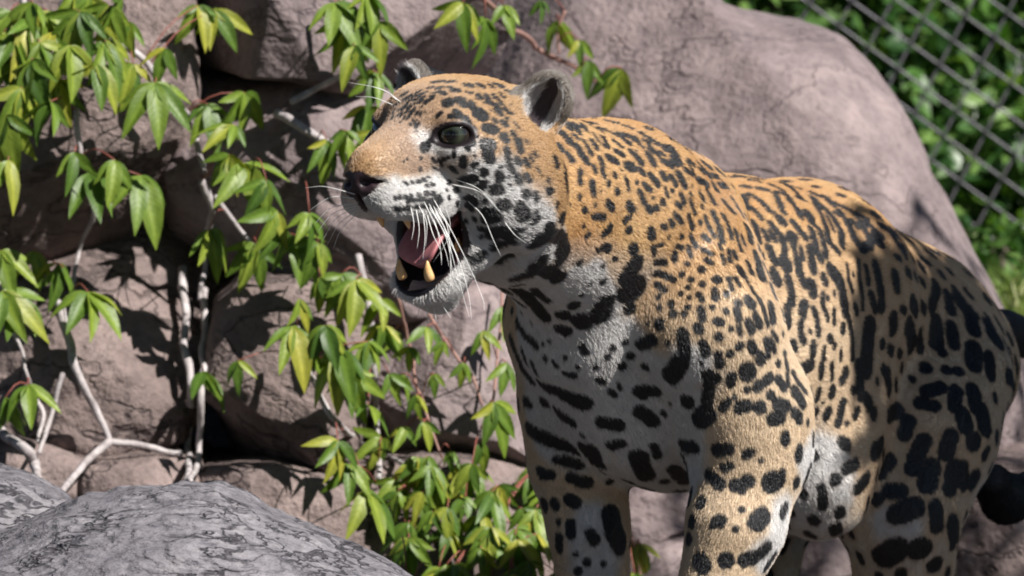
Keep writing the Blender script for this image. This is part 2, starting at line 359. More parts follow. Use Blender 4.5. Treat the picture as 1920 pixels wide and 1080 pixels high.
def vine(name, label, stems, leaves, gap=.10, seed=1, mat=None, L=.080):
    """stems: list of (radius px, [px points]); leaves: (u, v[, size factor[, leaflets]]) of the leaf nodes"""
    r = rng(seed); root = empty(name); tag(root, label, 'creeper', 'creepers hanging on the stone bank')
    allp = []
    for rad, px in stems:
        pts = [wall_pt(u, v, gap * .55 + r.uniform(-.01, .01)) for u, v in px]
        q = spline(pts, max(8, 6 * len(pts))); q = q + fbm(q, 22, 2)[:, None] * np.array([.006, .004, .003]); allp.append(q)
        kn = 1 + .18 * np.maximum(0, fbm(q + 3, 35, 2)) * 2
        V, F = tube(q, rad * mpp(.9) * np.linspace(1.05, .75, len(q)) * kn, 7)
        obj('stem', mesh_py('stem', V, F), mat or M_STEM, root)
    A = np.concatenate(allp) if allp else None
    for lf in leaves:
        u, v = lf[0], lf[1]; k = lf[2] if len(lf) > 2 else 1.0; n = lf[3] if len(lf) > 3 else 5
        nd = wall_pt(u, v, gap + r.uniform(-.01, .035))
        at = None
        if A is not None:
            d = np.linalg.norm(A - nd, axis=1); i = d.argmin()
            if d[i] < .14: at = A[i]
        leaf(root, nd, L * k * r.uniform(.92, 1.08), r, n, at)
    return root
CR = 'creeper_vine'
vine(CR, 'creeper with broad leaves over the dark crack, slanting grey stem', [(7, [(150, -20), (205, 60), (270, 112), (330, 190), (362, 245), (385, 330)])],
     [(197, 78), (290, 155, 1.15), (389, 195, 1.0), (459, 174, .95), (371, 10, .8), (400, 18, .9), (430, 290, .9), (240, 40, .9), (310, 90, .8, 3), (250, 120, .8)], .11, 1)
vine(CR, 'thick creeper curtain hanging from the top of the bank', [(7, [(120, -40), (122, 110), (140, 200), (150, 300)]), (6, [(40, -30), (60, 120), (30, 260)])],
     [(20, 20), (62, 5, .9), (100, 60), (150, 22), (60, 112), (12, 110), (110, 150, .8), (95, 190, .9), (12, 215), (55, 40, 1.1), (170, -5), (15, 300, .8, 3), (205, 10, .8), (40, 165, .9), (130, 85, 1.0), (180, 120, .9), (75, 80, .8), (5, 60, .9), (140, -10, 1.0), (225, -15, .9), (5, 260, .9), (35, 120, 1.0), (90, 20, 1.0), (25, 70, 1.0)], .13, 2)
vine(CR, 'creeper with paired broad leaves above the forked stems', [(5, [(150, 290), (165, 330), (175, 400), (150, 470), (135, 545)])],
     [(168, 324, 1.1), (264, 329, 1.1), (109, 493, .9), (166, 548, 1.05), (140, 285, .8, 3), (62, 470, .7, 3), (215, 300, .7, 3)], .11, 3)
vine(CR, 'creeper with glossy drooping leaves beside the jaguar\'s whiskers', [(7, [(375, 340), (395, 400), (388, 480), (380, 560)]), (5, [(400, 370), (440, 420), (470, 460)])],
     [(459, 306, 1.1), (394, 430, .95), (482, 459, 1.0), (557, 441, 1.0), (440, 235, .8), (520, 395, .8, 3), (596, 455, .8), (530, 430, .8, 3), (500, 340, .8, 3), (580, 400, .7), (600, 520, .8)], .12, 4)
vine(CR, 'creeper on a pale slanting stick behind the jaguar\'s far ear', [(9, [(515, 215), (560, 238), (612, 268), (660, 300)]), (6, [(545, 192), (590, 168), (640, 143)])],
     [(612, 262, .85), (708, 136, .8), (690, 200, .8), (650, 245, .7), (700, 250, .75), (735, 300, .7, 3)], .10, 5)
vine(CR, 'creeper tuft hanging above the jaguar\'s head', [(4, [(640, -30), (650, 60), (656, 110)])],
     [(628, 5, .95), (668, 20, .8), (665, 85, .8), (712, 40, .9, 3), (645, 40, .9), (690, -10, .8)], .10, 6, M_TWIG)
vine(CR, 'creeper shoot on a pinkish twig above the jaguar\'s ear', [(6, [(880, -30), (935, 25), (1000, 82), (1080, 128), (1120, 152)]), (3, [(1060, 20), (1046, 60), (1050, 100)])],
     [(868, 5, .8), (910, 35, .75), (945, 10, .6, 3), (1042, 39, .7, 3), (1104, 113, .65, 3), (1166, 128, .95, 3), (1015, 0, .5, 3), (1085, 75, .5, 3)], .10, 7, M_TWIG)
vine(CR, 'leaf spray hanging at the edge of the bank above the curved stem', [(4, [(-30, 480), (10, 545), (30, 640), (60, 720)])],
     [(5, 545, 1.25), (38, 560, 1.0), (52, 722, .9), (2, 470, .9), (10, 745, .8, 3)], .13, 8)
vine(CR, 'pair of upright bare grey stems with one small red-stalked leaf', [(8, [(345, 500), (348, 620), (352, 720), (356, 840), (348, 925)]), (7, [(388, 540), (384, 640), (376, 740), (372, 860), (352, 905)])],
     [(381, 697, .8, 4)], .08, 9)
vine(CR, 'forked bare grey stem spreading over the shadowed gap', [(8, [(108, 560), (128, 640), (148, 710), (178, 775), (205, 828)]), (7, [(205, 828), (255, 832), (300, 842), (345, 850)]), (8, [(205, 828), (160, 868), (104, 938)]), (5, [(118, 700), (95, 780), (72, 850)])],
     [], .10, 10)
vine(CR, 'curved bare grey stem rising behind the dark-sided rock', [(10, [(-40, 790), (5, 810), (45, 842), (68, 878), (76, 930)]), (5, [(52, 722), (78, 770), (72, 830)])], [], .12, 11)
vine(CR, 'creeper with pale sunlit leaves trailing over the slanting slab', [(6, [(555, 615), (575, 690), (605, 752), (640, 800), (700, 842), (765, 872)])],
     [(548, 612, 1.15), (640, 655, 1.1), (446, 676, .6, 3), (633, 826, .95), (689, 919, 1.1), (560, 560, .7, 3), (610, 610, .8), (655, 700, .8), (690, 640, .8)], .12, 12)
vine(CR, 'creeper on a dark stem below the jaguar\'s jaw', [(7, [(668, 480), (690, 580), (700, 700), (705, 800), (715, 920)])],
     [(667, 525, .9), (640, 513, .9), (715, 560, .7), (720, 610, .75), (690, 760, .7), (715, 820, .8), (655, 870, .8), (730, 700, .6, 3)], .11, 13)
vine(CR, 'thin shoots of small young leaves under the jaguar\'s chin', [(3, [(745, 560), (770, 660), (795, 760), (830, 860)]), (3, [(800, 590), (840, 640), (880, 700), (905, 760)])],
     [(750, 702, .5, 3), (794, 791, .5, 3), (770, 650, .5, 3), (800, 613, .6, 3), (830, 640, .45, 3), (815, 700, .4, 3), (780, 740, .45, 3), (845, 845, .5, 3), (740, 620, .5, 3), (870, 680, .45, 3), (760, 800, .5, 3)], .10, 14, M_TWIG)
vine(CR, 'creeper leaves beside the jaguar\'s chest', [(3, [(940, 540), (935, 640), (925, 740), (905, 800)])],
     [(925, 755, .95), (944, 575, .7, 3), (885, 870, .6), (905, 620, .5, 3), (950, 680, .6, 3), (900, 830, .6, 3)], .10, 15, M_TWIG)
_r = rng(40)
low = []
for _i in range(58):
    low.append((_r.uniform(730, 1060), _r.uniform(845, 1085), _r.uniform(.45, .85), int(_r.choice([3, 5, 5]))))
vine(CR, 'low mat of small creeper leaves on the rock beside the jaguar\'s foreleg', [(3, [(720, 900), (800, 940), (900, 960), (1000, 1000)]), (3, [(740, 1000), (850, 1020), (960, 1050)])], low, .07, 16, M_TWIG)
vine(CR, 'few creeper leaves low between the jaguar\'s forelegs', [(3, [(1170, 990), (1195, 1040), (1200, 1100)])], [(1200, 1020, .8), (1190, 1075, .8), (1175, 990, .6, 3)], .08, 17, M_TWIG)
# ================================================================== fence, shrubs and grass beyond the boulder
M_WIRE = NT('galvanised_wire'); M_WIRE.b.inputs['Base Color'].default_value = (.13, .127, .14, 1); M_WIRE.b.inputs['Metallic'].default_value = .35; M_WIRE.b.inputs['Roughness'].default_value = .5; M_WIRE = M_WIRE.m
FY = 3.4
fence = empty('chain_link_fence', (0, 0, 0)); tag(fence, 'grey chain-link fence of diamond wire mesh beyond the huge boulder', 'fence')
Av = np.array([55., 40.]); Bv = np.array([24., -46.]); m = mpp(FY)
for k in range(-2, 17):
    st = np.array([1480., -210.]) + (k // 2) * (Av + Bv) + (k % 2) * Av; pts = []; q = st.copy()
    for j in range(20):
        w = .0035 * (1 if j % 2 else -1)
        pts.append(P(q[0], q[1], FY + w)); q2 = q + (Av if j % 2 == 0 else -Bv)
        pts.append(P(*(q + (q2 - q) * .12), FY + w)); pts.append(P(*(q + (q2 - q) * .88), FY - w)); q = q2
    V, F = tube(np.array(pts), np.full(len(pts), .0025), 6); obj('wire', mesh_py('wire', V, F), M_WIRE, fence)
M_POST = simple('fence_post_metal', (.30, .30, .31), .5)
for u in (2190,):
    V, F = tube(np.array([P(u, 1000, FY), P(u, 400, FY), P(u, -260, FY)]), [.03] * 3, 14); obj('post', mesh_py('post', V, F), M_POST, fence)

def leaf_mat(name, a, b, c):
    t = NT(name); at = t.new('ShaderNodeAttribute'); at.attribute_name = 'tone'
    col = t.ramp(at.outputs['Fac'], [(0, a), (.55, b), (1, c)])
    t.link(col, t.b.inputs['Base Color']); t.b.inputs['Roughness'].default_value = .4
    tr = t.new('ShaderNodeBsdfTranslucent'); t.link(t.mix(col, (1.2, 1.35, .5), 1.0, 'MULTIPLY'), tr.inputs['Color'])
    ms = t.new('ShaderNodeMixShader'); ms.inputs[0].default_value = .3; t.link(t.b.outputs[0], ms.inputs[1]); t.link(tr.outputs[0], ms.inputs[2]); t.link(ms.outputs[0], t.out.inputs['Surface'])
    return t.m
M_SHRUB = leaf_mat('shrub_leaf', (.022, .065, .018), (.055, .14, .026), (.17, .28, .07))
M_BIGLEAF = leaf_mat('tree_leaf', (.02, .05, .014), (.035, .085, .02), (.06, .12, .03))
M_BARK = simple('bark', (.11, .085, .07), .85)
def leaves_mesh(name, cen, L, r, up=.5):
    """many separate folded leaves at the given points"""
    n = len(cen); d = r.normal(0, 1, (n, 3)); d[:, 2] -= .3; d /= np.linalg.norm(d, axis=1)[:, None]
    nn = r.normal(0, .7, (n, 3)); nn[:, 2] += up; nn[:, 1] -= .3; nn -= d * (d * nn).sum(1)[:, None]; nn /= np.linalg.norm(nn, axis=1)[:, None]
    s = np.cross(d, nn); LL = (L * r.uniform(.6, 1.25, n))[:, None]; w = LL * .24
    a = cen; b = cen + d * LL * .45 + s * w + nn * w * .3; c = cen + d * LL - nn * LL * .12; e = cen + d * LL * .45 - s * w + nn * w * .3; mm = cen + d * LL * .5
    V = np.stack([a, b, c, e, mm], 1).reshape(-1, 3); i = np.arange(n) * 5
    F = np.concatenate([np.stack([i, i + 1, i + 4], 1), np.stack([i + 1, i + 2, i + 4], 1), np.stack([i + 4, i + 2, i + 3], 1), np.stack([i, i + 4, i + 3], 1)])
    me = mesh_np(name, V, F, False); at = me.attributes.new('tone', 'FLOAT', 'POINT'); at.data.foreach_set('value', np.repeat(r.random(n), 5).astype(np.float32))
    return me
def shrub(label, u, v, Y, rx, rz, n, seed, L=.06):
    r = rng(seed); c = P(u, v, Y); root = empty('shrub', (0, 0, 0)); tag(root, label, 'shrub', 'shrubs behind the fence')
    K = 26; cl = r.normal(0, 1, (K, 3)); cl /= np.linalg.norm(cl, axis=1)[:, None]; cl *= (r.random(K) ** .45)[:, None] * np.array([rx, rx * .6, rz])
    w = r.integers(0, K, n); cen = c + cl[w] + r.normal(0, 1, (n, 3)) * np.array([rx, rx * .7, rz]) * .16
    gz = float(ground_z(np.array(c[0]), np.array(c[1])))
    obj('foliage', leaves_mesh('foliage', cen, L, r), M_SHRUB, root)
    for k in range(5):
        tip = c + cl[k] * .8; base = np.array([c[0] + r.normal(0, .06), c[1] + r.normal(0, .06), gz - .05])
        V, F = tube(spline([base, (base + tip) / 2 + r.normal(0, .05, 3), tip], 8), np.linspace(.018, .005, 8), 6); obj('stem', mesh_py('stem', V, F), M_BARK, root)
    return root
shrub('leafy shrub whose bright leaves show just over the top of the huge boulder', 1480, -40, 4.3, .40, .28, 2600, 61)
shrub('dense dark green shrub behind the wire mesh, close beside the huge boulder', 1720, 150, 4.6, .42, .42, 3600, 62)
shrub('loose green shrub behind the wire mesh, at the end of the fence', 1960, 120, 4.4, .42, .50, 3600, 63, .07)
shrub('low green shrub behind the foot of the wire mesh', 1880, 420, 4.2, .40, .30, 3000, 64)
shrub('tall shrub standing behind the other shrubs', 1780, -60, 5.8, .75, .60, 4200, 65, .08)
shrub('wide dark shrub closing the view behind the fence', 1860, 280, 6.4, .95, .60, 5200, 66, .09)
shrub('small leafy shrub at the foot of the fence beside the boulder', 1890, 520, 3.1, .20, .12, 900, 67, .045)
# grass at the foot of the fence
r = rng(71); n = 5200
cx = r.uniform(.66, 1.25, n); cy = r.uniform(2.4, 4.2, n); cz = ground_z(cx, cy) - .01
ang = r.uniform(0, 6.28, n); Lg = r.uniform(.03, .08, n); w = .0035
dx = np.stack([np.cos(ang), np.sin(ang), 0 * ang], 1); b0 = np.stack([cx, cy, cz], 1); ln_ = r.normal(0, .35, (n, 3)); ln_[:, 2] = 1
tip = b0 + ln_ * Lg[:, None]; midp = b0 + (ln_ * [.35, .35, .6]) * Lg[:, None]
V = np.stack([b0 - dx * w, b0 + dx * w, midp + dx * w * .8, midp - dx * w * .8, tip], 1).reshape(-1, 3); i = np.arange(n) * 5
F = np.concatenate([np.stack([i, i + 1, i + 2], 1), np.stack([i, i + 2, i + 3], 1), np.stack([i + 3, i + 2, i + 4], 1)])
me = mesh_np('grass', V, F, False); at = me.attributes.new('tone', 'FLOAT', 'POINT'); at.data.foreach_set('value', np.repeat(r.random(n), 5).astype(np.float32))
gr = obj('grass', me, leaf_mat('grass_blade', (.08, .14, .025), (.16, .22, .05), (.34, .34, .14))); tag(gr, 'tufts of yellow-green grass at the foot of the fence', 'grass', kind='stuff')

# ================================================================== big trees added outside the picture to keep off most of the open sky
def sky_screen_tree(label, x, y, hgt, cc, rad, n, seed, L=.26):
    r = rng(seed); o0 = np.array([x, y, 0.]); root = empty('tree', o0); tag(root, label, 'tree', 'trees added out of view to block sky')
    q = r.normal(0, 1, (n, 3)); q /= np.linalg.norm(q, axis=1)[:, None]; q *= (r.random(n) ** .33)[:, None]
    cen = np.array(cc) + q * np.array(rad) + r.normal(0, .12, (n, 3))
    obj('crown', leaves_mesh('crown', cen - o0, L, r, .8), M_BIGLEAF, root)
    top = np.array(cc) - o0
    tp = spline([(0, 0, -.05), (.03, .02, hgt * .3), (top[0] * .3, top[1] * .3, hgt * .6), tuple(top * .9)], 14)
    V, F = tube(tp, np.linspace(.20, .05, 14), 12); obj('trunk', mesh_py('trunk', V, F), M_BARK, root)
    for k in range(6):
        tg = cen[r.integers(0, n)] - o0; b0 = tp[6 + k]
        V, F = tube(spline([b0, (b0 + tg) / 2 + r.normal(0, .15, 3), tg], 8), np.linspace(.06, .012, 8), 7); obj('limb', mesh_py('limb', V, F), M_BARK, root)
sky_screen_tree('spreading tree added out of view to block sky, arching over the stone bank', -2.7, 1.6, 4.6, (-.9, 1.0, 4.6), (2.3, 2.1, .55), 2600, 91)
sky_screen_tree('tall tree added out of view to block sky, beside the rough grey boulder', -2.9, -2.2, 4.0, (-2.9, -2.2, 2.9), (1.1, 1.5, 2.0), 2200, 92)
sky_screen_tree('tall tree on the visitors\' side of the enclosure', -2.7, -5.6, 4.0, (-2.5, -5.6, 3.2), (1.2, 1.6, 2.2), 2200, 93)
sky_screen_tree('bushy low tree beyond the jaguar\'s hindquarters', 2.7, .6, 1.4, (2.6, .6, 1.15), (.75, .65, .9), 900, 95, .16)
sky_screen_tree('broad tree behind the visitors\' path', -4.2, -11.5, 6.0, (-4.0, -11.5, 4.6), (2.2, 1.8, 3.4), 2200, 96, .36)
sky_screen_tree('round-crowned tree behind the visitors\' path', -.2, -13.5, 6.0, (-.2, -13.8, 5.0), (2.3, 1.8, 3.8), 2200, 97, .36)
sky_screen_tree('tall tree at the turn of the visitors\' path', 3.6, -13.5, 6.0, (3.6, -13.5, 4.8), (2.0, 1.8, 3.6), 2200, 98, .36)
sky_screen_tree('high spreading tree arching over the jaguar from the visitors\' side', -3.2, -4.0, 4.8, (-.5, -2.6, 4.9), (2.2, 2.2, .5), 2600, 99)
sky_screen_tree('low bushy tree added out of view to block sky, beyond the tail of the jaguar', 3.1, 2.6, 1.2, (3.0, 2.3, .95), (.9, .9, .75), 900, 100, .16)
# ================================================================== the jaguar's body: one implicit surface
PR = []     # (kind, params..., k)
def rc(a, b, ra, rb, k=.03): PR.append(('rc', np.array(a, float), np.array(b, float), ra, rb, k))
def el(c, axes, r, k=.03): PR.append(('el', np.array(c, float), np.array(axes, float), np.array(r, float), k))
def chain(pts, k=.03):
    """pts: (u, v, Y, radius in photo px)"""
    for a, b in zip(pts[:-1], pts[1:]):
        rc(P(*a[:3]), P(*b[:3]), (a[3] - 9) * mpp(a[2]), (b[3] - 9) * mpp(b[2]), k)
# head frame
HY = -0.42
HO = P(788, 252, HY)
_yaw = math.radians(40.0); _pit = math.radians(-1.0)
_Fh = np.array([-math.sin(_yaw), -math.cos(_yaw), 0.0])
HL = np.array([math.cos(_yaw), -math.sin(_yaw), 0.0])
HF = _Fh * math.cos(_pit) + np.array([0, 0, math.sin(_pit)])
HU = np.cross(HF, HL); HU = HU if HU[2] > 0 else -HU
def H(f, l, u): return HO + HF * f + HL * l + HU * u
HA = np.array([HF, HL, HU])

def hdir(f, l, u): return nz(HF * f + HL * l + HU * u)

# --- trunk, neck, shoulders, hips
chain([(890, 335, -.29, 118), (1010, 372, -.20, 150), (1140, 410, -.09, 179), (1250, 445, 0.0, 165)], .05)
chain([(925, 430, -.31, 62), (1050, 480, -.16, 120)], .05)
chain([(1215, 600, .07, 225), (1350, 575, .20, 240), (1490, 565, .34, 222), (1600, 596, .46, 174), (1695, 634, .53, 166), (1768, 690, .56, 152)], .05)
chain([(1330, 700, .13, 200), (1460, 770, .28, 195), (1555, 848, .37, 148)], .06)
chain([(1120, 620, -.07, 150), (1210, 740, -.01, 150), (1265, 775, .03, 148)], .06)
chain([(1490, 820, .22, 72), (1532, 895, .21, 64), (1545, 942, .22, 52)], .08)      # loose belly skin in front of the thigh
# near fore limb
chain([(1262, 360, .00, 78), (1305, 500, -.08, 118), (1325, 610, -.12, 138), (1395, 770, -.10, 127), (1408, 850, -.10, 112)], .035)
chain([(1408, 850, -.10, 110), (1378, 990, -.13, 92), (1348, 1085, -.14, 71), (1322, 1250, -.15, 60), (1315, 1330, -.17, 58)], .03)
# far fore limb
chain([(1090, 520, -.03, 120), (1065, 600, .0, 116), (1074, 760, .05, 98), (1082, 870, .06, 88), (1104, 990, .05, 74), (1112, 1085, .05, 64), (1108, 1260, .04, 56), (1100, 1335, .02, 56)], .035)
# near hind limb
chain([(1768, 715, .45, 138), (1732, 820, .38, 134), (1690, 960, .34, 112), (1695, 1085, .37, 88), (1790, 1190, .43, 58), (1788, 1310, .44, 48)], .04)
# far hind limb
chain([(1560, 760, .62, 130), (1450, 930, .60, 95), (1420, 1060, .62, 72), (1470, 1160, .66, 52), (1450, 1290, .66, 46)], .04)
# tail
chain([(1800, 640, .62, 60), (1880, 625, .72, 46), (1965, 640, .80, 46), (2035, 740, .83, 46), (2020, 860, .80, 48), (1950, 925, .74, 50), (1885, 935, .68, 50), (1860, 905, .64, 44)], .02)
# paws
for (u, v, Y) in ((1290, 1385, -.24), (1075, 1385, -.05), (1770, 1340, .38), (1430, 1320, .58)):
    c = P(u, v, Y); el(c, np.eye(3), (.058, .075, .038), .04)
    for t in (-.033, -.011, .011, .033):
        el(c + np.array([t, -.055 + abs(t) * .3, -.008]), np.eye(3), (.014, .026, .022), .012)

EARC = {1: H(-.134, .081, .031), -1: H(-.118, -.106, .040)}
# --- head (forward, left, up in metres from the point between the eyes)
el(H(-.085, 0, -.002), HA, (.098, .082, .066), .03)            # cranium
el(H(-.03, 0, .018), HA, (.058, .064, .044), .03)              # forehead
rc(H(-.012, 0, .012), H(.088, 0, -.034), .033, .0265, .025)    # bridge of the nose
el(H(.100, 0, -.050), HA, (.020, .026, .021), .014)            # nose leather
rc(H(.0, 0, -.045), H(.072, 0, -.058), .047, .031, .03)        # muzzle
for s in (-1, 1):
    el(H(.071, s * .023, -.072), HA, (.037, .023, .024), .014) # whisker pads
    el(H(.028, s * .042, -.078), HA, (.040, .021, .024), .02)  # upper lip, back
    el(H(-.035, s * .064, -.020), HA, (.055, .032, .030), .03) # cheek bone
    el(H(-.068, s * .078, -.055), HA, (.062, .040, .062), .03) # cheek
    el(H(-.098, s * .076, -.075), HA, (.058, .046, .066), .04) # ruff
    el(H(-.012, s * .048, .017), HA, (.026, .021, .014), .015) # brow
    rc(H(-.085, s * .054, -.085), H(-.012, s * .024, -.171), .032, .021, .02)   # jaw bone
    el(H(-.052, s * .050, -.112), HA, (.030, .018, .045), .02) # cheek skin at the mouth corner
    # eyelids
    el(H(-.004, s * .051, .001), HA, (.026, .025, .024), .012)
    # ear
    a = hdir(-.25, s * .42, .88); n0 = hdir(.80, .55, .12) if s > 0 else hdir(.94, -.25, .12); b = nz(np.cross(a, n0)); n = nz(np.cross(b, a)); n = n if np.dot(n, n0) > 0 else -n
    rc(H(-.122, s * .068, .018), H(-.134, s * (.084 if s > 0 else .092), .036), .034, .030, .02)
    ce = EARC[s]
    el(ce, np.array([a, b, n]), (.043, .029, .018), .012)
el(H(-.006, 0, -.180), HA, (.030, .034, .020), .02)            # chin
rc(H(-.095, 0, -.110), H(-.03, 0, -.190), .034, .024, .02)     # floor of the mouth
rc(H(-.110, 0, -.085), H(-.150, 0, -.110), .060, .075, .04)    # throat

CARVE = []
def carve(c, axes, r, k): CARVE.append((np.array(c, float), np.array(axes, float), np.array(r, float), k))
EYE = {}
for s in (-1, 1):
    e = hdir(.80, s * .58, .06); up = nz(HU - e * np.dot(HU, e) + .10 * s * 0); sd = np.cross(up, e)
    # the slit tilts: inner corner lower
    sd = nz(sd + up * (.10 if np.dot(sd, HL) * s > 0 else -.10)); up = nz(np.cross(e, sd)); up = up if up[2] > 0 else -up
    c = H(-.004, s * .051, .001); EYE[s] = (c, e, sd, up)
    carve(c + e * .026 - up * .001, np.array([e, sd, up]), (.021, .0235, .0112), .005)
    a = hdir(-.25, s * .42, .88); n0 = hdir(.80, .55, .12) if s > 0 else hdir(.94, -.25, .12); b = nz(np.cross(a, n0)); n = nz(np.cross(b, a)); n = n if np.dot(n, n0) > 0 else -n
    carve(EARC[s] + n * .021 - a * .004, np.array([a, b, n]), (.038, .0252, .024), .005)
    carve(H(.119, s * .013, -.051), HA, (.010, .0065, .0055), .005)       # nostril
    carve(H(.108, s * .026, -.049), HA, (.012, .010, .003), .004)
carve(H(.112, 0, -.082), HA, (.02, .0022, .026), .006)                     # split lip
MOUTH_A = nz(H(-.022, 0, -.150) - H(-.085, 0, -.085))
carve(H(-.018, 0, -.130), np.array([MOUTH_A, HL, np.cross(MOUTH_A, HL)]), (.078, .044, .030), .010)  # mouth cavity along the jaw
carve(H(.010, 0, -.112), HA, (.065, .030, .022), .012)                    # palate

def sd_prim(p, q):
    if q[0] == 'rc':
        _, a, b, ra, rb, k = q
        ba = b - a; L2 = ba @ ba; pa = p - a
        h = np.clip((pa @ ba) / L2, 0, 1)
        d = pa - h[..., None] * ba
        return np.sqrt((d * d).sum(-1)) - (ra + (rb - ra) * h)
    _, c, A, r, k = q
    l = (p - c) @ A.T
    k0 = np.sqrt(((l / r) ** 2).sum(-1)); k1 = np.sqrt(((l / (r * r)) ** 2).sum(-1)) + 1e-9
    return k0 * (k0 - 1.0) / k1
def smin(a, b, k):
    h = np.maximum(k - np.abs(a - b), 0) / k
    return np.minimum(a, b) - h * h * k * .25
def smax(a, b, k): return -smin(-a, -b, k)
def carve_val(p, cv):
    c, A, r, k = cv
    return sd_prim(p, ('el', c, A, r, k))

def build_body(h=.0030, B=14):
    lo = np.array([1e9] * 3); hi = -lo
    for q in PR:
        if q[0] == 'rc':
            m = max(q[3], q[4]); lo = np.minimum(lo, np.minimum(q[1], q[2]) - m); hi = np.maximum(hi, np.maximum(q[1], q[2]) + m)
        else:
            m = q[3].max(); lo = np.minimum(lo, q[1] - m); hi = np.maximum(hi, q[1] + m)
    lo -= .04; hi += .04
    nb = np.ceil((hi - lo) / (h * B)).astype(int); N = nb * B + 1
    G = np.empty(N, np.float32)
    bc = np.stack(np.meshgrid(*[np.arange(n) for n in nb], indexing='ij'), -1).reshape(-1, 3)
    cen = lo + (bc + .5) * h * B
    D = np.stack([sd_prim(cen, q) for q in PR], 0).astype(np.float32); dm = D.min(0)
    hd = h * B * .5 * 1.7321
    act = np.abs(dm) < hd * 1.35 + .022
    # blocks crossed by carve shapes
    for cv in CARVE: act |= np.abs(carve_val(cen, cv)) < hd * 1.5
    gi = np.arange(B + 1); gx = np.stack(np.meshgrid(gi, gi, gi, indexing='ij'), -1) * h
    for i in range(len(bc)):
        x, y, z = bc[i] * B
        if not act[i]:
            G[x:x + B + 1, y:y + B + 1, z:z + B + 1] = .05 if dm[i] > 0 else -.05
    for i in np.nonzero(act)[0]:
        x, y, z = bc[i] * B
        p = (lo + bc[i] * B * h + gx).reshape(-1, 3).astype(np.float32)
        d = None
        for j, q in enumerate(PR):
            if D[j, i] > dm[i] + 2.1 * hd + q[-1]: continue
            v = sd_prim(p, q); d = v if d is None else smin(d, v, q[-1])
        for cv in CARVE:
            if np.linalg.norm(cen[i] - cv[0]) < hd + cv[2].max() + .02:
                d = smax(d, -carve_val(p, cv), cv[3])
        G[x:x + B + 1, y:y + B + 1, z:z + B + 1] = d.reshape(B + 1, B + 1, B + 1)
    # surface nets
    S = G < 0
    c = np.zeros(tuple(N - 1), np.uint8)
    for dx in (0, 1):
        for dy in (0, 1):
            for dz in (0, 1):
                c += S[dx:N[0] - 1 + dx, dy:N[1] - 1 + dy, dz:N[2] - 1 + dz]
    cells = np.argwhere((c > 0) & (c < 8))
    idx = np.full(tuple(N - 1), -1, np.int32); idx[tuple(cells.T)] = np.arange(len(cells))
    acc = np.zeros((len(cells), 3)); cnt = np.zeros(len(cells))
    cor = [(a, b, e) for a in (0, 1) for b in (0, 1) for e in (0, 1)]
    val = {o: G[cells[:, 0] + o[0], cells[:, 1] + o[1], cells[:, 2] + o[2]].astype(float) for o in cor}
    for o in cor:
        for ax in range(3):
            if o[ax]: continue
            o2 = list(o); o2[ax] = 1; o2 = tuple(o2)
            a, b = val[o], val[o2]; m = (a < 0) != (b < 0)
            t = np.where(m, a / np.where(m, a - b, 1), 0)
            pt = np.array(o, float)[None] + 0 * acc; pt[:, ax] = t
            acc += np.where(m[:, None], pt, 0); cnt += m
    V = lo + (cells + acc / cnt[:, None]) * h
    F = []
    for ax in range(3):
        o1, o2 = [(1, 2), (2, 0), (0, 1)][ax]
        s0 = [slice(None)] * 3; s1 = [slice(None)] * 3; s0[ax] = slice(0, -1); s1[ax] = slice(1, None)
        A, C = S[tuple(s0)], S[tuple(s1)]
        e = np.argwhere(A != C); e = e[(e[:, o1] > 0) & (e[:, o2] > 0) & (e[:, o1] < N[o1] - 1) & (e[:, o2] < N[o2] - 1)]
        ins = A[tuple(e.T)]
        q = []
        for d1, d2 in ((0, 0), (1, 0), (1, 1), (0, 1)):
            t = e.copy(); t[:, o1] -= 1 - d1; t[:, o2] -= 1 - d2
            q.append(idx[tuple(t.T)])
        q = np.stack(q, 1); q[~ins] = q[~ins][:, ::-1]
        F.append(q)
    F = np.concatenate(F); F = F[(F >= 0).all(1)]
    # keep the largest shell only (inner pockets vanish)
    return V, F, G, lo, h
# ================================================================== the jaguar's coat
BV, BF, _G, _lo, _h = build_body()
body_me = mesh_np('body', BV, BF)
_nrm = np.empty(len(BV) * 3, np.float32); body_me.vertex_normals.foreach_get('vector', _nrm); BN = _nrm.reshape(-1, 3).astype(float)
BVH = BVHTree.FromPolygons([Vector(v) for v in BV], [tuple(f) for f in BF.tolist()], epsilon=0.0)
def hit(u, v):
    d = Vector(ray(u, v)).normalized(); r = BVH.ray_cast(Vector(CAM), d)
    if r[0] is None: return None
    global LASTCOS
    LASTCOS = abs(r[1].dot(d)); return np.array(r[0])
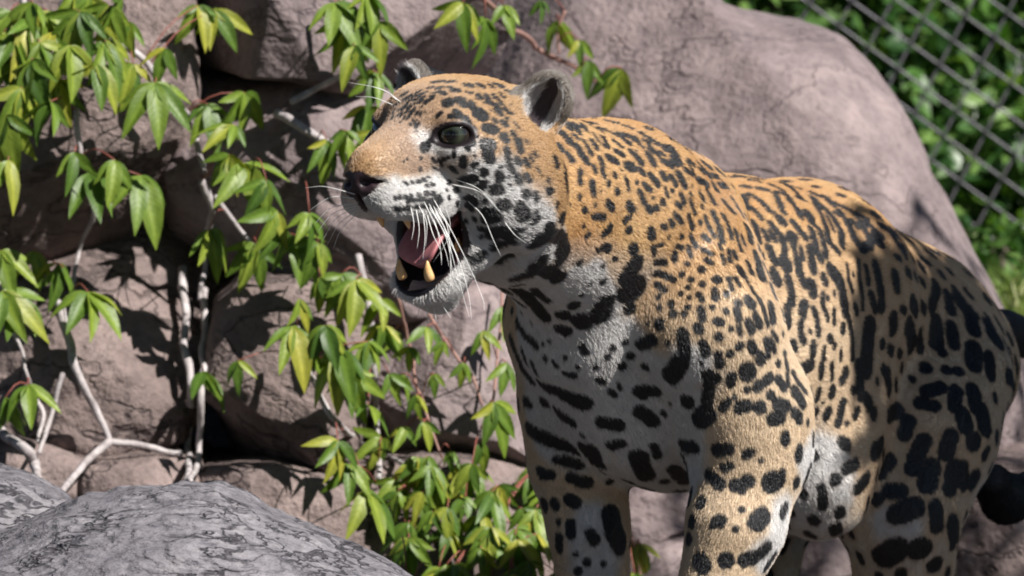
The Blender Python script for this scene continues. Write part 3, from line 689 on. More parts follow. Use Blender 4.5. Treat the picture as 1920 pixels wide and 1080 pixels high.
# marks (two strokes paint in shade): per patch of coat an origin and scale, then "half-width x y [x y ...]" strokes
MARKS = [
(660, 120, 5.4, """12 530 370 600 320;12 590 375 630 365;12 690 310 760 285;11 470 470 540 440 550 420;10 640 300 700 270;12 740 400 760 370 820 345;
18 900 290 940 300;18 1010 260 1060 275;10 640 440 620 480;9 690 390 720 370;10 700 490 690 520;9 735 500 735 490;9 580 530 590 490;7 590 610;8 620 570;
8 680 600 650 640;7 650 680;9 520 560 540 530;9 450 530 500 500;9 490 590;14 830 190 930 180;10 960 190 1030 180;40 955 400 985 385;18 870 520 900 500;
34 735 850 760 830;24 790 780;8 555 962;6 525 990;9 820 960 840 1000;10 880 970 920 1040;14 930 960 950 965;16 985 950;14 1035 905 1030 940;12 830 1050 860 1070;
20 1000 1050 1030 1070;9 690 1060;10 700 960;9 430 430 470 400;9 560 470 600 420;8 800 300 850 290;8 880 240 930 235;9 760 250 820 235;9 500 330 560 290;8 620 330 650 320;9 700 350 740 330;9 780 330 830 320;8 540 500 570 470;8 600 500 620 470;8 650 520 670 480;8 480 540 500 520;9 560 400 580 380;8 640 400 670 390;7 700 440 720 420;8 420 500 440 470;7 560 560 575 540;7 640 600 650 570;8 400 560 420 530;8 850 260 880 250;9 960 240 1000 235;8 720 300 750 280;10 660 360 690 340"""),
(840, 120, 4.5, """18 20 440 80 440 150 450;26 155 460 170 500;20 70 400 90 410;20 0 340 10 330;18 40 225 80 225;20 150 185 180 185;24 260 185 275 195;16 345 185 360 200;
24 400 180 420 190;8 200 245;8 155 240 190 255;20 260 275 270 290;22 325 280 335 330;14 375 265 390 290;14 430 255 445 275;13 425 315 445 345;12 470 230 490 240;
32 110 310 130 335;18 70 300 90 305;22 195 330 205 370;24 405 360 420 420;14 475 385 490 410;9 525 420;46 275 430 285 425;20 230 400 225 430;10 485 460;
14 385 470 400 495;40 335 545 378 550;26 465 500 480 515;17 222 545 222 560;14 215 605 240 610;20 210 640 212 675;22 165 695 175 715;46 322 682 355 682;42 335 740 350 795;
30 470 620 485 640;18 540 585 550 600;30 590 660 600 720;28 495 730 500 755;22 500 800 510 860 540 905;22 570 810 600 840;16 640 810 680 860;9 680 770 705 820;
10 745 870 765 930;12 720 755 735 780;24 130 800 125 850;20 215 855 235 845;26 290 910 310 915;30 420 940 425 970;18 455 950;14 440 870;28 580 960 590 980;
20 655 940 675 985;17 30 870 50 890;12 75 915;28 110 985 150 975 215 965;20 10 1000;17 60 1060;28 270 1040 300 1020;34 380 1055 430 1060;9 510 960;7 515 1020;
14 50 770;7 230 775;5 180 780;8 650 640 660 670;5 620 570;7 545 490 590 550;18 1020 430 1060 450;22 1000 490 1030 550;14 1070 610;24 960 590 1030 660;22 930 690 950 720;
24 890 800 900 850;18 1010 760 1040 820;22 965 860 975 960 990 1060;18 830 980;20 830 1060 860 1075;9 300 330;6 360 400;6 240 300;6 520 350;6 455 300"""),
(760, 300, 3.6, """18 340 205;12 295 150 300 160;8 278 205;10 293 258;6 395 260;13 347 297;28 445 270 460 280;16 530 275;20 425 310 440 320;14 370 355 372 375;12 410 410;14 470 395;
30 645 290 675 300;22 620 320;32 540 350 600 380;22 530 400 580 400;22 805 225 815 230;18 865 230 870 260;36 765 320 790 370;12 870 345;18 850 415 875 390;
40 590 490 650 480 690 500;20 700 540 720 550;26 600 580 650 560;16 505 460;14 510 515;26 450 670 510 640;24 620 670 690 630;9 740 470 790 465;20 940 440 965 450;
24 1040 380 1060 400;16 1010 300;18 955 215;6 785 515;6 820 490;50 905 520 885 545;34 940 500 1040 520;46 1050 560 1060 640;40 1040 680;55 885 690 865 745;40 800 775 750 785;36 940 740 990 770;40 1030 790"""),
(640, 300, 3.375, """12 410 152;11 447 145;12 487 140;14 522 130;11 540 165;11 575 155;9 550 110;8 498 60;11 340 243;11 370 238;12 405 234;12 440 230;12 490 222;14 540 213;14 585 213;8 625 215;
8 340 305 370 310;9 400 305 440 300;12 470 298 520 290;18 540 280 600 260 625 245;12 560 300 600 285;10 420 260 520 250"""),
(1040, 180, 3.375, """15 90 110 120 130;15 75 170 95 200;18 120 180 150 230;15 170 180 195 220;14 180 150 220 190;10 240 200 300 230;20 40 230 100 290;13 120 245 140 270;14 180 280 210 330 230 370;
20 240 290 265 330;10 240 240 280 290 310 320;18 300 260 330 320;16 15 320 35 330;23 140 320 165 370 200 410;17 215 430;18 85 370 110 410;16 380 290 420 320;14 350 230 390 250;
20 430 270 470 300;13 440 240 510 265;14 530 300 555 325;18 385 350 430 370;23 335 390 390 415;21 480 350 530 400 545 425;10 515 345;14 590 310 630 350;12 560 280 600 300;22 590 370 620 430;
13 670 360 690 375;21 680 410 735 440;26 695 330 740 335;24 750 390 790 415;14 840 420 865 460;11 825 470;26 915 440 970 500;18 600 270 640 300;20 380 500;17 290 400 300 440;17 300 470 310 500;
16 245 450 255 480;32 460 445 490 450;7 420 468;17 535 470 560 490;20 605 500 650 560;22 680 495 700 520;18 735 510 765 560;25 785 500 820 570;17 880 500 905 540;7 850 530;7 868 570;
23 1000 560 1020 590;15 160 470 160 550;20 235 550 245 620;18 340 555;24 395 605;15 450 520 465 590;13 520 550;20 565 560 600 590;14 700 590 715 640;10 745 600;21 535 610 560 670;9 620 645;
23 685 670;16 800 630 820 680;13 860 620;18 920 620 935 650;20 965 600 1000 670;18 770 680 795 700;14 855 660 885 740;17 930 700;20 1070 670 1120 730;17 155 640;7 295 610;24 335 680 365 710;
20 190 720;13 255 690;18 250 760 310 765;25 465 690 490 720;17 440 790 480 760;21 590 710 610 730;22 640 710;17 760 750 800 800;17 850 760 870 830;18 1000 740 1040 830 1060 920;
12 1060 750 1100 830 1120 900;13 950 770 980 840 1010 890;14 920 800;16 730 790 745 820;18 680 825 695 830;25 605 850 615 890;26 470 850;20 350 830 330 860 310 870;16 180 825;19 205 880;
16 800 890;15 860 880 890 950;18 945 890 970 910;12 720 890;14 770 950 800 960;14 850 960 860 1020;21 755 1000 755 1030;35 495 960 500 975;15 620 950 630 1000;12 630 950 680 940;
22 640 1050 690 1050;20 270 980;24 310 955 340 965;18 380 1030;16 940 970 990 1000;17 960 1040 990 1060;16 840 1060;12 1040 940 1055 970;12 1130 980 1150 1030;11 1100 970 1110 1050;
11 1060 1010 1070 1060;8 1140 840 1180 980;8 1180 880 1200 940;22 40 770;10 95 690"""),
(1040, 480, 3.375, """17 640 110 690 120 750 150;18 650 180 700 215;17 658 255;18 665 325;19 735 290 740 310;20 750 365;17 800 235;13 850 265;16 838 320;17 818 365;16 840 200;19 805 115;16 865 150;
23 935 175;23 930 85;17 910 240 935 280;17 995 325;20 1010 210 1015 270;28 1025 150;14 1100 140 1120 210;21 1085 240;20 925 330 935 390;25 905 450 915 470;20 1080 350;23 1020 410 1050 420;
28 1040 510;25 935 550 955 610;24 1035 620 1040 690;24 1110 620;17 1115 460;16 1165 450 1175 490;25 1170 570;23 1160 300;20 1150 340 1165 400;13 1140 140 1170 190;9 925 675;
34 810 490 815 560 820 640;48 790 680 730 760;34 580 850 640 850;28 520 850 560 880;38 970 750 1010 770;32 975 800 965 920;28 665 420 665 440;30 540 560 620 530;10 585 430;12 715 550;
25 480 630;25 425 695;23 570 700;17 445 545;19 365 580;17 330 640;18 170 570 195 610;12 150 700;18 255 700;17 285 780;14 350 865;7 400 800 415 840;44 840 920;22 690 990;12 730 930;
55 920 1030 960 1000;26 1120 760 1110 810;28 1060 960 1090 920;15 1135 895;25 1180 960;76 470 220 490 200;48 450 130 510 50;38 470 330;28 530 150;56 310 300 280 370;22 300 160;12 215 180;12 165 245;
15 300 60;34 120 310;48 160 400 180 420;38 50 370;34 40 460 70 470;40 540 980 620 1040;20 150 40"""),
(1300, 480, 3.375, """25 345 280 370 310;22 350 420 370 470;20 390 380 420 440;22 365 560 385 600;33 425 650;42 340 720 345 740;14 455 530 475 630;17 485 530 510 600;18 535 680;22 540 780 570 830;
10 585 660 595 720;10 590 750 600 810;24 400 830 470 780;24 480 770;23 490 880;17 340 845;32 295 955 330 945;33 420 955;32 540 940 580 950;25 640 860 690 930;24 640 990 670 1030;32 500 1030 550 1020;16 720 1050;
12 280 70 310 120;12 340 40 370 110;11 420 280 440 330 470 440;11 500 480 530 530;11 630 740 660 800 710 860;8 300 80 340 160 380 230 430 300;
24 405 20 440 130;24 520 130 530 160;18 490 190 510 250;24 600 150 620 230 620 290;26 585 40;20 660 20 675 120 700 180;28 745 180 755 230;18 755 30 760 100;18 500 10;24 595 330 595 430;24 490 320 500 400;
26 700 310 690 360;16 760 340 780 400 790 500;19 675 430 680 510 695 540;10 735 475;23 630 560 635 590;20 755 560 755 620;28 690 710 740 690;12 565 490;14 575 610;19 820 130 835 170;14 815 250 820 320 850 400;
12 890 240;10 850 270;13 890 350 890 420;20 860 520 870 530;18 890 570;15 825 590 820 650;18 810 700 805 760;14 875 690 875 770;12 930 600 930 650;24 945 460;25 940 780;26 960 740;29 875 860;20 790 860 780 900;
25 765 990;26 840 1010 850 990;22 945 930 915 1050;20 1035 980 1025 1010;10 815 930;13 970 1060;32 870 90 920 150 950 280 960 340;18 980 400 1000 500 1005 640;48 1110 450 1100 560 1090 700;
12 970 60 980 150 1005 220;15 1040 30 1050 150 1070 320;10 1010 120;18 1020 320 1030 350;16 1090 70 1105 170;24 1150 60 1180 200 1190 330;20 1120 240 1150 340;28 1040 700 1060 880;18 1010 850;28 1090 900 1110 940;
16 1160 790;22 1195 560;22 1200 720"""),  # the long wide stroke on the rear flank is a branch's shadow, painted black
(1340, 300, 3.375, """17 110 250 170 350;14 180 230 210 310;12 230 300 290 370;18 200 420 225 510;16 245 400 280 510;14 310 450 330 500;12 350 450 380 510;15 350 400 430 500 445 600;22 410 370 430 395;14 380 220 430 330;
12 220 220 290 260 340 320 390 350;10 110 170 200 210 260 240;12 230 130 280 140;14 350 160 420 190 490 270 540 360;14 470 260 550 340;12 130 100 240 120;14 430 150 500 200 540 240;18 500 400 570 490;
27 490 485 490 510;14 500 550 520 650 560 780;14 545 560 555 620;22 600 560 620 680;24 590 340 610 390;18 610 440 640 560 670 630;18 660 440 690 540 700 600;16 620 240 660 330 700 420 720 520 780 580;
18 660 280 740 360 800 460 800 540;10 700 350 740 420 750 450;18 700 240 740 280;16 780 320 810 360;20 830 380 880 500 930 560 980 540;18 920 390 960 470 990 530;10 870 380 900 430;14 820 300 890 350;
16 960 400 1050 480;22 1000 500 1050 530;20 1100 450 1160 540 1200 600;22 280 570 310 630;20 260 600 290 740;20 340 560 380 640;30 440 640 450 670;24 370 710 400 770"""),
(1320, 300, 1.385, """12 495 300 500 330;13 490 410 490 440;14 540 370 550 390;15 600 330 590 380;12 630 350 640 390;16 660 360 690 400 700 440;17 530 430 540 480;10 560 450 560 490;17 600 420 600 470;13 640 430 650 480;
10 620 500;19 700 490 700 530;13 740 510 745 560;15 575 540;12 630 545;12 660 548;16 610 590 580 600;15 655 600 650 640;18 700 600 705 640;15 480 590 475 560;14 500 650 480 660;17 530 680 520 710;
18 670 660 680 690;20 720 650 730 690;17 780 680;15 460 740 440 760;18 570 730 550 770;20 700 730;18 640 720 630 760;14 480 780 460 810;18 540 800;22 590 800 580 840;17 480 860 510 860;15 450 880;
19 650 800 640 850;15 670 800 675 840;19 700 830 700 880;22 500 920 550 900;16 600 900 605 950;15 645 940 650 990;27 470 1030 500 1010;27 560 1010;18 600 1050;15 650 1050;13 390 790 370 800;12 760 720 770 780;
15 800 640;14 790 560 800 600;17 740 430 760 470;10 303 850 308 900;13 262 830 272 800;14 340 830;14 420 830 400 850;13 440 660;13 560 630 600 640;9 540 570"""),
(930, 500, 2.7, """30 100 110 150 140 200 200 240 250;15 85 215;20 110 280 150 340 200 390;22 80 370 110 450 140 520 180 570;26 230 590 300 620;36 330 640 420 680 440 680;20 150 680 170 690;20 240 680 260 685;
27 310 730 380 780;28 170 820 240 860 320 890 400 920;44 460 930 500 980;32 540 785 610 800;22 580 905 630 895;14 440 850;26 360 980 420 1000;20 260 1050 220 1030;14 190 110 230 150 260 170;
14 250 460;11 290 480 310 500;12 350 540 400 550;12 350 460;12 500 500;14 520 570 540 580;12 580 630 600 650;7 180 280;8 240 390;8 270 375;34 720 960 760 1060"""),
(1000, 820, 3.43, """44 380 80 400 160;26 520 50 550 40;26 150 140 230 160;34 250 260 350 290;22 490 280;26 120 240 60 240;36 230 400 270 420;34 140 430;34 70 430;54 500 500 520 600 560 690;18 165 545;26 165 640 165 710;
30 240 560 240 620;32 370 620 390 660;18 275 750;25 345 800;18 450 810;27 290 860;34 700 180 720 260;22 770 60 800 120;32 900 200 980 280;28 840 280 960 350;36 1080 420;30 960 50 1040 60;
34 1130 240 1200 300;38 1180 80 1250 70;22 1220 190 1270 180;30 1370 110 1390 100;17 1465 150;40 1300 310;40 1380 280;30 1340 330;60 1530 290 1560 280;26 1600 230;25 1690 280 1690 300;
44 1195 540;26 1160 560;20 1340 465;19 1305 590;56 1440 540 1470 510;27 1600 490 1620 450;34 1500 700 1470 740;52 1070 790 1090 820;34 1020 540;30 1000 650;50 1240 790;42 1360 790 1420 770"""),  # widest stroke on the far foreleg paints black fur and shade together
]
# pale zones: half-width and path in photo pixels
PALE = """26 700 385 760 378 830 368;24 850 395 868 450 876 490;34 900 372 960 400 990 440;22 960 470 1030 470;42 790 562;34 1085 535 1110 575;24 1138 620;
70 1000 600 1030 700 1060 800;90 1120 700 1200 780;70 1240 740 1250 850;26 1290 690;46 1545 930 1525 870;40 1535 965;4 812 272 850 282 880 270;4 800 268;
16 1470 960 1440 1040;24 1520 860 1500 930;30 1110 1000 1120 1060;20 1660 985 1700 1000;16 905 330 940 335;26 1000 555 1040 590"""
def parse(txt, x0=0., y0=0., s=1.):
    out = []
    for st in txt.replace('\n', '').split(';'):
        v = [float(t) for t in st.split()]
        if len(v) < 3: continue
        pts = []; cs = []
        for i in range(1, len(v) - 1, 2):
            pts.append(hit(x0 + v[i] / s, y0 + v[i + 1] / s)); cs.append(LASTCOS if pts[-1] is not None else 1)
        pts = [p for p in pts if p is not None]
        if not pts: continue
        # a stroke must not jump between near and far limbs
        keep = [pts[0]]
        for p in pts[1:]:
            if np.linalg.norm(p - keep[-1]) < .12: keep.append(p)
        dist = keep[0][1] - CAM[1]
        wide = max(.4, min(cs)) ** -.3
        out.append(((v[0] / s * {(1320, 300): 1.25, (660, 120): 1.30, (840, 120): 1.26, (760, 300): 1.26, (640, 300): 1.3, (1340, 300): 1.42, (1300, 480): 1.36, (1040, 180): 1.02}.get((x0, y0), 1.14) * wide + .8) * dist / FPX, np.array(keep)))
    return out
STROKES = []
for x0, y0, s, txt in MARKS: STROKES += parse(txt, x0, y0, s)
# close-set marks along the spine, just inside the back's outline
RIDGE = spline([(1085, 212), (1150, 222), (1195, 238), (1240, 265), (1290, 293), (1330, 320), (1400, 326), (1450, 334), (1510, 350), (1570, 375), (1630, 405), (1700, 440), (1760, 480), (1810, 535), (1860, 600), (1890, 660)], 400)
_rr = rng(5)
for _off, _w in ((4, 4.6), (20, 5.0)):
    _k = int(_rr.integers(0, 6))
    while _k < 388:
        _n = int(_rr.integers(4, 9)); _a = RIDGE[_k]; _b = RIDGE[min(399, _k + _n)]
        STROKES += parse('%.1f %.1f %.1f %.1f %.1f' % (_w, _a[0] - _off * .35, _a[1] + _off + 4, _b[0] - _off * .35, _b[1] + _off + 4)); _k += _n + int(_rr.integers(9, 15))
PALES = parse(PALE)
class Bucket:
    def __init__(self, pts, cell=.03):
        self.p = pts; self.c = cell; k = np.floor(pts / cell).astype(np.int64); self.off = k.min(0); k -= self.off; self.dim = k.max(0) + 1
        key = (k[:, 0] * self.dim[1] + k[:, 1]) * self.dim[2] + k[:, 2]
        self.o = np.argsort(key, kind='stable'); self.k = key[self.o]
    def near(self, lo, hi):
        a = np.maximum(np.floor(lo / self.c).astype(int) - self.off, 0); b = np.minimum(np.floor(hi / self.c).astype(int) - self.off, self.dim - 1)
        r = []
        for x in range(a[0], b[0] + 1):
            for y in range(a[1], b[1] + 1):
                k0 = (x * self.dim[1] + y) * self.dim[2]
                i0, i1 = np.searchsorted(self.k, [k0 + a[2], k0 + b[2] + 1])
                if i1 > i0: r.append(self.o[i0:i1])
        return np.concatenate(r) if r else np.zeros(0, int)
def stroke_field(bk, strokes, reach):
    d = np.full(len(bk.p), reach, float)
    for w, pl in strokes:
        ix = bk.near(pl.min(0) - w - reach, pl.max(0) + w + reach)
        if len(ix) == 0: continue
        p = bk.p[ix]; best = np.full(len(ix), 9.)
        if len(pl) == 1: best = np.linalg.norm(p - pl[0], axis=1)
        else:
            for a, b in zip(pl[:-1], pl[1:]):
                ba = b - a; h = np.clip(((p - a) @ ba) / (ba @ ba + 1e-12), 0, 1)
                best = np.minimum(best, np.linalg.norm(p - a - h[:, None] * ba, axis=1))
        d[ix] = np.minimum(d[ix], best - w)
    return d
# direction in which the hair lies
_bones = [q for q in PR if q[0] == 'rc']
NOSE = H(.105, 0, -.05)
def to_head(p): return (p - HO) @ HA.T
def flow(p, n):
    acc = np.zeros_like(p)
    for q in PR[:NBODY]:
        if q[0] != 'rc': continue
        d = sd_prim(p, q); acc += np.exp(-np.maximum(d, 0) / .02)[:, None] * nz(q[2] - q[1])
    hl = to_head(p); wh = np.clip((hl[:, 0] + .15) / .08, 0, 1)[:, None] * (np.linalg.norm(hl, axis=1) < .30)[:, None]
    rad = p - NOSE; rad /= np.linalg.norm(rad, axis=1)[:, None] + 1e-9
    rad = rad - .35 * HF
    f = acc / (np.linalg.norm(acc, axis=1)[:, None] + 1e-9) * (1 - wh) + rad * wh
    f[:, 2] -= .18
    for s in (-1, 1):
        w = np.clip(1 - (np.linalg.norm(p - EARC[s], axis=1) - .03) / .02, 0, 1)[:, None]
        f = f * (1 - w) + w * hdir(-.25, s * .42, .88)
    f = f - n * (f * n).sum(1)[:, None]
    return f / (np.linalg.norm(f, axis=1)[:, None] + 1e-9)
# marks on the sides the photograph does not show
def fill_marks():
    r = rng(3); bk = Bucket(BV); d = stroke_field(bk, STROKES, .03)
    hl = to_head(BV); cand = np.nonzero((d > .014) & ~((hl[:, 0] > -.13) & (np.linalg.norm(hl, axis=1) < .26)))[0]
    # on the side the camera sees, only the hind quarters are filled in
    vis = (BN * (CAM - BV)).sum(1) / 9 > .22
    px = 960 + FPX * BV[:, 0] / (BV[:, 1] - CAM[1])
    cand = cand[~(vis[cand] & (px[cand] < 1340))]; cand = cand[~vis[cand] | (d[cand] > .017)]
    r.shuffle(cand); cand = cand[:9000]; pick = []; cell = {}
    for i in cand:
        k = tuple(np.floor(BV[i] / .03).astype(int)); ok = True
        for a in (-1, 0, 1):
            for b in (-1, 0, 1):
                for c in (-1, 0, 1):
                    for j in cell.get((k[0] + a, k[1] + b, k[2] + c), ()):
                        if np.linalg.norm(BV[i] - BV[j]) < .029: ok = False
        if ok: cell.setdefault(k, []).append(i); pick.append(i)
    pick = np.array(pick); f = flow(BV[pick], BN[pick]); o = []
    for i, ff in zip(pick, f):
        L = r.uniform(.002, .010); o.append((r.uniform(.0055, .009), np.array([BV[i] - ff * L, BV[i] + ff * L])))
    return o
NBODY = next(i for i, q in enumerate(PR) if q[0] == 'el')      # limbs and trunk come first, then paws and head
STROKES += fill_marks()

def coat(p, n, jitter=0.0):
    """-> colour (n,3), bare mask (no hair), hair length"""
    N = len(p); bk = Bucket(p)
    nzv = fbm(p, 260, 2)
    d = stroke_field(bk, STROKES, .02) + nzv * .0011 + fbm(p, 95, 2) * .0015 - .0004
    blk = np.clip(.5 - d / .0012, 0, 1)
    pd = stroke_field(bk, PALES, .04) + fbm(p, 45, 2) * .010
    hl = to_head(p)
    pale = np.clip(1 - pd / .021, 0, 1); pale = pale * pale * (3 - 2 * pale)
    under = np.clip((-n[:, 2] - .25) / .5, 0, 1)                   # belly, inside of the limbs
    head = (hl[:, 0] > -.16) & (np.linalg.norm(hl, axis=1) < .30)
    pale = np.maximum(pale, under * .9)
    # far-side muzzle, chin and cheeks mirror the near side
    pale = np.maximum(pale, head * np.clip((-hl[:, 2] - .050) / .03, 0, 1) * np.clip((hl[:, 0] + .10) / .05, 0, 1))
    tan = np.array([.43, .232, .088]); tan2 = np.array([.53, .345, .165]); white = np.array([.64, .625, .61])
    m = np.clip(.5 + .8 * fbm(p, 14, 3), 0, 1)[:, None]
    c = tan * m + tan2 * (1 - m)
    hd_ = head[:, None] * .65; c = c * (1 - hd_) + np.array([.44, .275, .138]) * hd_
    # flanks fade lighter downwards
    low = np.clip((.585 - p[:, 2]) / .14, 0, 1)[:, None] * .80
    c = c * (1 - low) + np.array([.66, .53, .38]) * low
    # bridge of the nose: greyer pink-tan
    br = (np.exp(-((hl[:, 0] - .045) / .055) ** 2) * np.clip((hl[:, 2] + .06) / .02, 0, 1) * head)[:, None] * .8
    c = c * (1 - br) + np.array([.33, .235, .180]) * br
    c = c * (1 - pale[:, None]) + white * pale[:, None]
    ros = np.clip(1 - d / .010, 0, 1)[:, None] * np.clip((p[:, 1] - .12) / .08, 0, 1)[:, None] * .30
    c = c * (1 - ros) + np.array([.40, .19, .070]) * ros          # deeper tan inside the rosettes
    c *= (1 + .10 * fbm(p, 120, 2))[:, None]
    ink = np.array([.011, .011, .013])
    bare = np.zeros(N, bool); ln = np.full(N, .0068)
    ln = np.where(head, .0048 + .0045 * np.clip((-hl[:, 0]) / .10, 0, 1), ln)
    ln = np.where(pale > .5, ln * 1.15, ln)
    chin = head & (hl[:, 2] < -.165); ln = np.where(chin, .011, ln)
    c = c * (1 - blk[:, None]) + ink * blk[:, None]
    for s in (-1, 1):
        # eye: black rim and tear line
        ec, e, sd, up = EYE[s]; q = p - ec; a = q @ sd; b = q @ up; fr = q @ e
        rr = np.sqrt((a / .031) ** 2 + (b / .0180) ** 2); k = np.clip((1.0 - rr) / .10, 0, 1) * (fr > .0)
        c = c * (1 - k[:, None]) + np.array([.012, .008, .010]) * k[:, None]
        bare |= (k > .35); ln = np.where((rr < 1.8) & (fr > 0), np.minimum(ln, .004), ln)
        # ear: grey-white inside, dark rim and back
        q = p - EARC[s]; a_ = hdir(-.25, s * .42, .88); n0 = hdir(.80, .55, .12) if s > 0 else hdir(.94, -.25, .12)
        b_ = nz(np.cross(a_, n0)); n_ = nz(np.cross(b_, a_)); n_ = n_ if np.dot(n_, n0) > 0 else -n_
        ea, eb, en = q @ a_, q @ b_, q @ n_
        on = (np.sqrt((ea / .052) ** 2 + (eb / .042) ** 2) < 1) & (np.abs(en) < .03)
        inner = on & (np.sqrt(((ea + .004) / .038) ** 2 + (eb / .0255) ** 2) < 1.0) & (en > -.012)
        side = np.sign(eb) * (1 if np.dot(b_, HL) * s > 0 else -1)
        fur = np.where((np.abs(eb) > .010)[:, None], np.array([.60, .58, .57]), np.array([.085, .065, .075]))
        fur = fur * (1 + .5 * fbm(p, 300, 2))[:, None]
        c = np.where(inner[:, None], fur, c); ln = np.where(inner, .013, ln)
        rim = on & ~inner & (ea > -.012); c = np.where(rim[:, None], np.where((en < -.004)[:, None], ink, np.array([.16, .14, .12])), c); ln = np.where(rim, .006, ln)
    # nose leather
    nl = head & (hl[:, 0] > .088) & ((hl[:, 1] / .027) ** 2 + ((hl[:, 2] + .053) / (.018 + .004 * fbm(p, 90, 2))) ** 2 < 1)
    nl |= head & (hl[:, 0] > .092) & (np.abs(hl[:, 1]) < .007) & (hl[:, 2] < -.06)
    c = np.where(nl[:, None], np.array([.030, .018, .022]), c); bare |= nl
    # lips and mouth
    mc = np.minimum.reduce([carve_val(p, cv) for cv in CARVE[-2:]])
    lip = head & (mc < .006 + .010 * np.clip((.03 - hl[:, 0]) / .06, 0, 1) * np.clip((hl[:, 2] + .17) / .03, 0, 1)) & (hl[:, 2] < -.07); inn = head & (mc < .0030) & (hl[:, 2] < -.07)
    c = np.where(lip[:, None], np.array([.016, .012, .014]), c); c = np.where(inn[:, None], np.where((hl[:, 2] < -.150)[:, None], np.array([.012, .010, .012]), np.array([.085, .020, .024])), c); bare |= lip
    # tail and backs: black rings
    tl = px_tail(p); c = np.where(tl[:, None], ink * 1.4, c)
    return np.clip(c, .004, .8), bare, ln, blk
def px_tail(p):
    t = np.zeros(len(p), bool); 
    i0 = NTAIL
    best = np.full(len(p), 9.); s = np.zeros(len(p)); acc = 0.
    for q in PR[i0:i0 + 7]:
        ba = q[2] - q[1]; L = np.linalg.norm(ba); h = np.clip(((p - q[1]) @ ba) / (L * L), 0, 1)
        d = np.linalg.norm(p - q[1] - h[:, None] * ba, axis=1) - q[3]
        m = d < best; best = np.where(m, d, best); s = np.where(m, acc + h * L, s); acc += L
    return (best < .012) & (s > .05) & (((s % .075) < .045) | (s > .34))
NTAIL = next(i for i, q in enumerate(PR) if q[0] == 'rc' and abs(q[3] - (60 - 9) * mpp(.62)) < 1e-9 and q[1][1] > .6)

c, bare, ln, blk = coat(BV, BN)
ca = body_me.color_attributes.new('coat', 'FLOAT_COLOR', 'POINT')
ca.data.foreach_set('color', np.concatenate([c, np.ones((len(c), 1))], 1).astype(np.float32).ravel())

t = NT('jaguar_skin')
at = t.new('ShaderNodeAttribute'); at.attribute_name = 'coat'
t.link(at.outputs['Color'], t.b.inputs['Base Color']); t.b.inputs['Roughness'].default_value = .45; t.b.inputs['Specular IOR Level'].default_value = .35
tc = t.new('ShaderNodeTexCoord'); t.link(t.bump(t.noise(tc.outputs['Object'], 420, 3), .25, .001), t.b.inputs['Normal'])
M_SKIN = t.m
t = NT('jaguar_hair')
at = t.new('ShaderNodeAttribute'); at.attribute_name = 'coat'
t.link(at.outputs['Color'], t.b.inputs['Base Color']); t.b.inputs['Roughness'].default_value = .40; t.b.inputs['Specular IOR Level'].default_value = .80
M_HAIR = t.m

jaguar = empty('jaguar', (0, 0, 0))
tag(jaguar, 'spotted jaguar standing with its jaws wide open in front of the rocks', 'jaguar')
body = obj('body', body_me, M_SKIN, jaguar)

# ------------------------------------------------------------------ fur: short flat hair over the whole body
def make_fur(count):
    r = rng(11)
    T = np.concatenate([BF[:, [0, 1, 2]], BF[:, [0, 2, 3]]])
    A, B, C = BV[T[:, 0]], BV[T[:, 1]], BV[T[:, 2]]
    cr = np.cross(B - A, C - A); ar = np.linalg.norm(cr, axis=1)
    cen = (A + B + C) / 3
    fac = (cr * (CAM - cen)).sum(1) / (ar * 9 + 1e-12)
    wgt = ar * np.where(fac > -.15, 1.0, .35)
    hl = to_head(cen); wgt *= np.where(np.linalg.norm(hl, axis=1) < .22, 2.2, 1.0)
    wgt *= np.where(cen[:, 2] < .10, .3, 1.0)                      # paws are outside the picture
    ti = r.choice(len(T), count, p=wgt / wgt.sum())
    u = r.random((count, 2)); sw = u.sum(1) > 1; u[sw] = 1 - u[sw]
    p = A[ti] + u[:, :1] * (B - A)[ti] + u[:, 1:] * (C - A)[ti]
    n = BN[T[ti, 0]] * (1 - u.sum(1))[:, None] + BN[T[ti, 1]] * u[:, :1] + BN[T[ti, 2]] * u[:, 1:]
    n /= np.linalg.norm(n, axis=1)[:, None]
    f = flow(p, n); ln0 = .009
    col, bare, ln, blk = coat(p + f * .0030, n)        # colour of the skin the hair lies over
    k = ~bare; p, n, col, ln, f = p[k], n[k], col[k], ln[k], f[k]; N = len(p)
    sidev = np.cross(n, f)
    clump = fbm(p, 60, 2)
    f = f + sidev * (clump * .28 + r.normal(0, .12, N))[:, None]
    th = np.clip(.30 + r.normal(0, .10, N) + .12 * fbm(p, 30, 2), .08, .8)
    d0 = f * np.cos(th)[:, None] + n * np.sin(th)[:, None]; d1 = f * np.cos(th * .35)[:, None] + n * np.sin(th * .35)[:, None]
    L = ln * r.uniform(.65, 1.25, N)
    P0 = p - n * .001; P1 = p + d0 * (L * .5)[:, None]; P2 = P1 + d1 * (L * .5)[:, None]
    pos = np.stack([P0, P1, P2], 1).astype(np.float32)
    col = np.clip(col * r.uniform(.88, 1.13, N)[:, None], .004, .85)
    cv = bpy.data.hair_curves.new('fur'); cv.add_curves([3] * N)
    cv.attributes['position'].data.foreach_set('vector', pos.ravel())
    ra = cv.attributes.new('radius', 'FLOAT', 'POINT')
    ra.data.foreach_set('value', np.tile(np.array([.00020, .00017, .00006], np.float32), N))
    cc = cv.attributes.new('coat', 'FLOAT_COLOR', 'CURVE')
    cc.data.foreach_set('color', np.concatenate([col, np.ones((N, 1))], 1).astype(np.float32).ravel())
    cv.materials.append(M_HAIR)
    o = bpy.data.objects.new('fur', cv); COL.objects.link(o); o.parent = jaguar
    return o
fur = make_fur(640000)
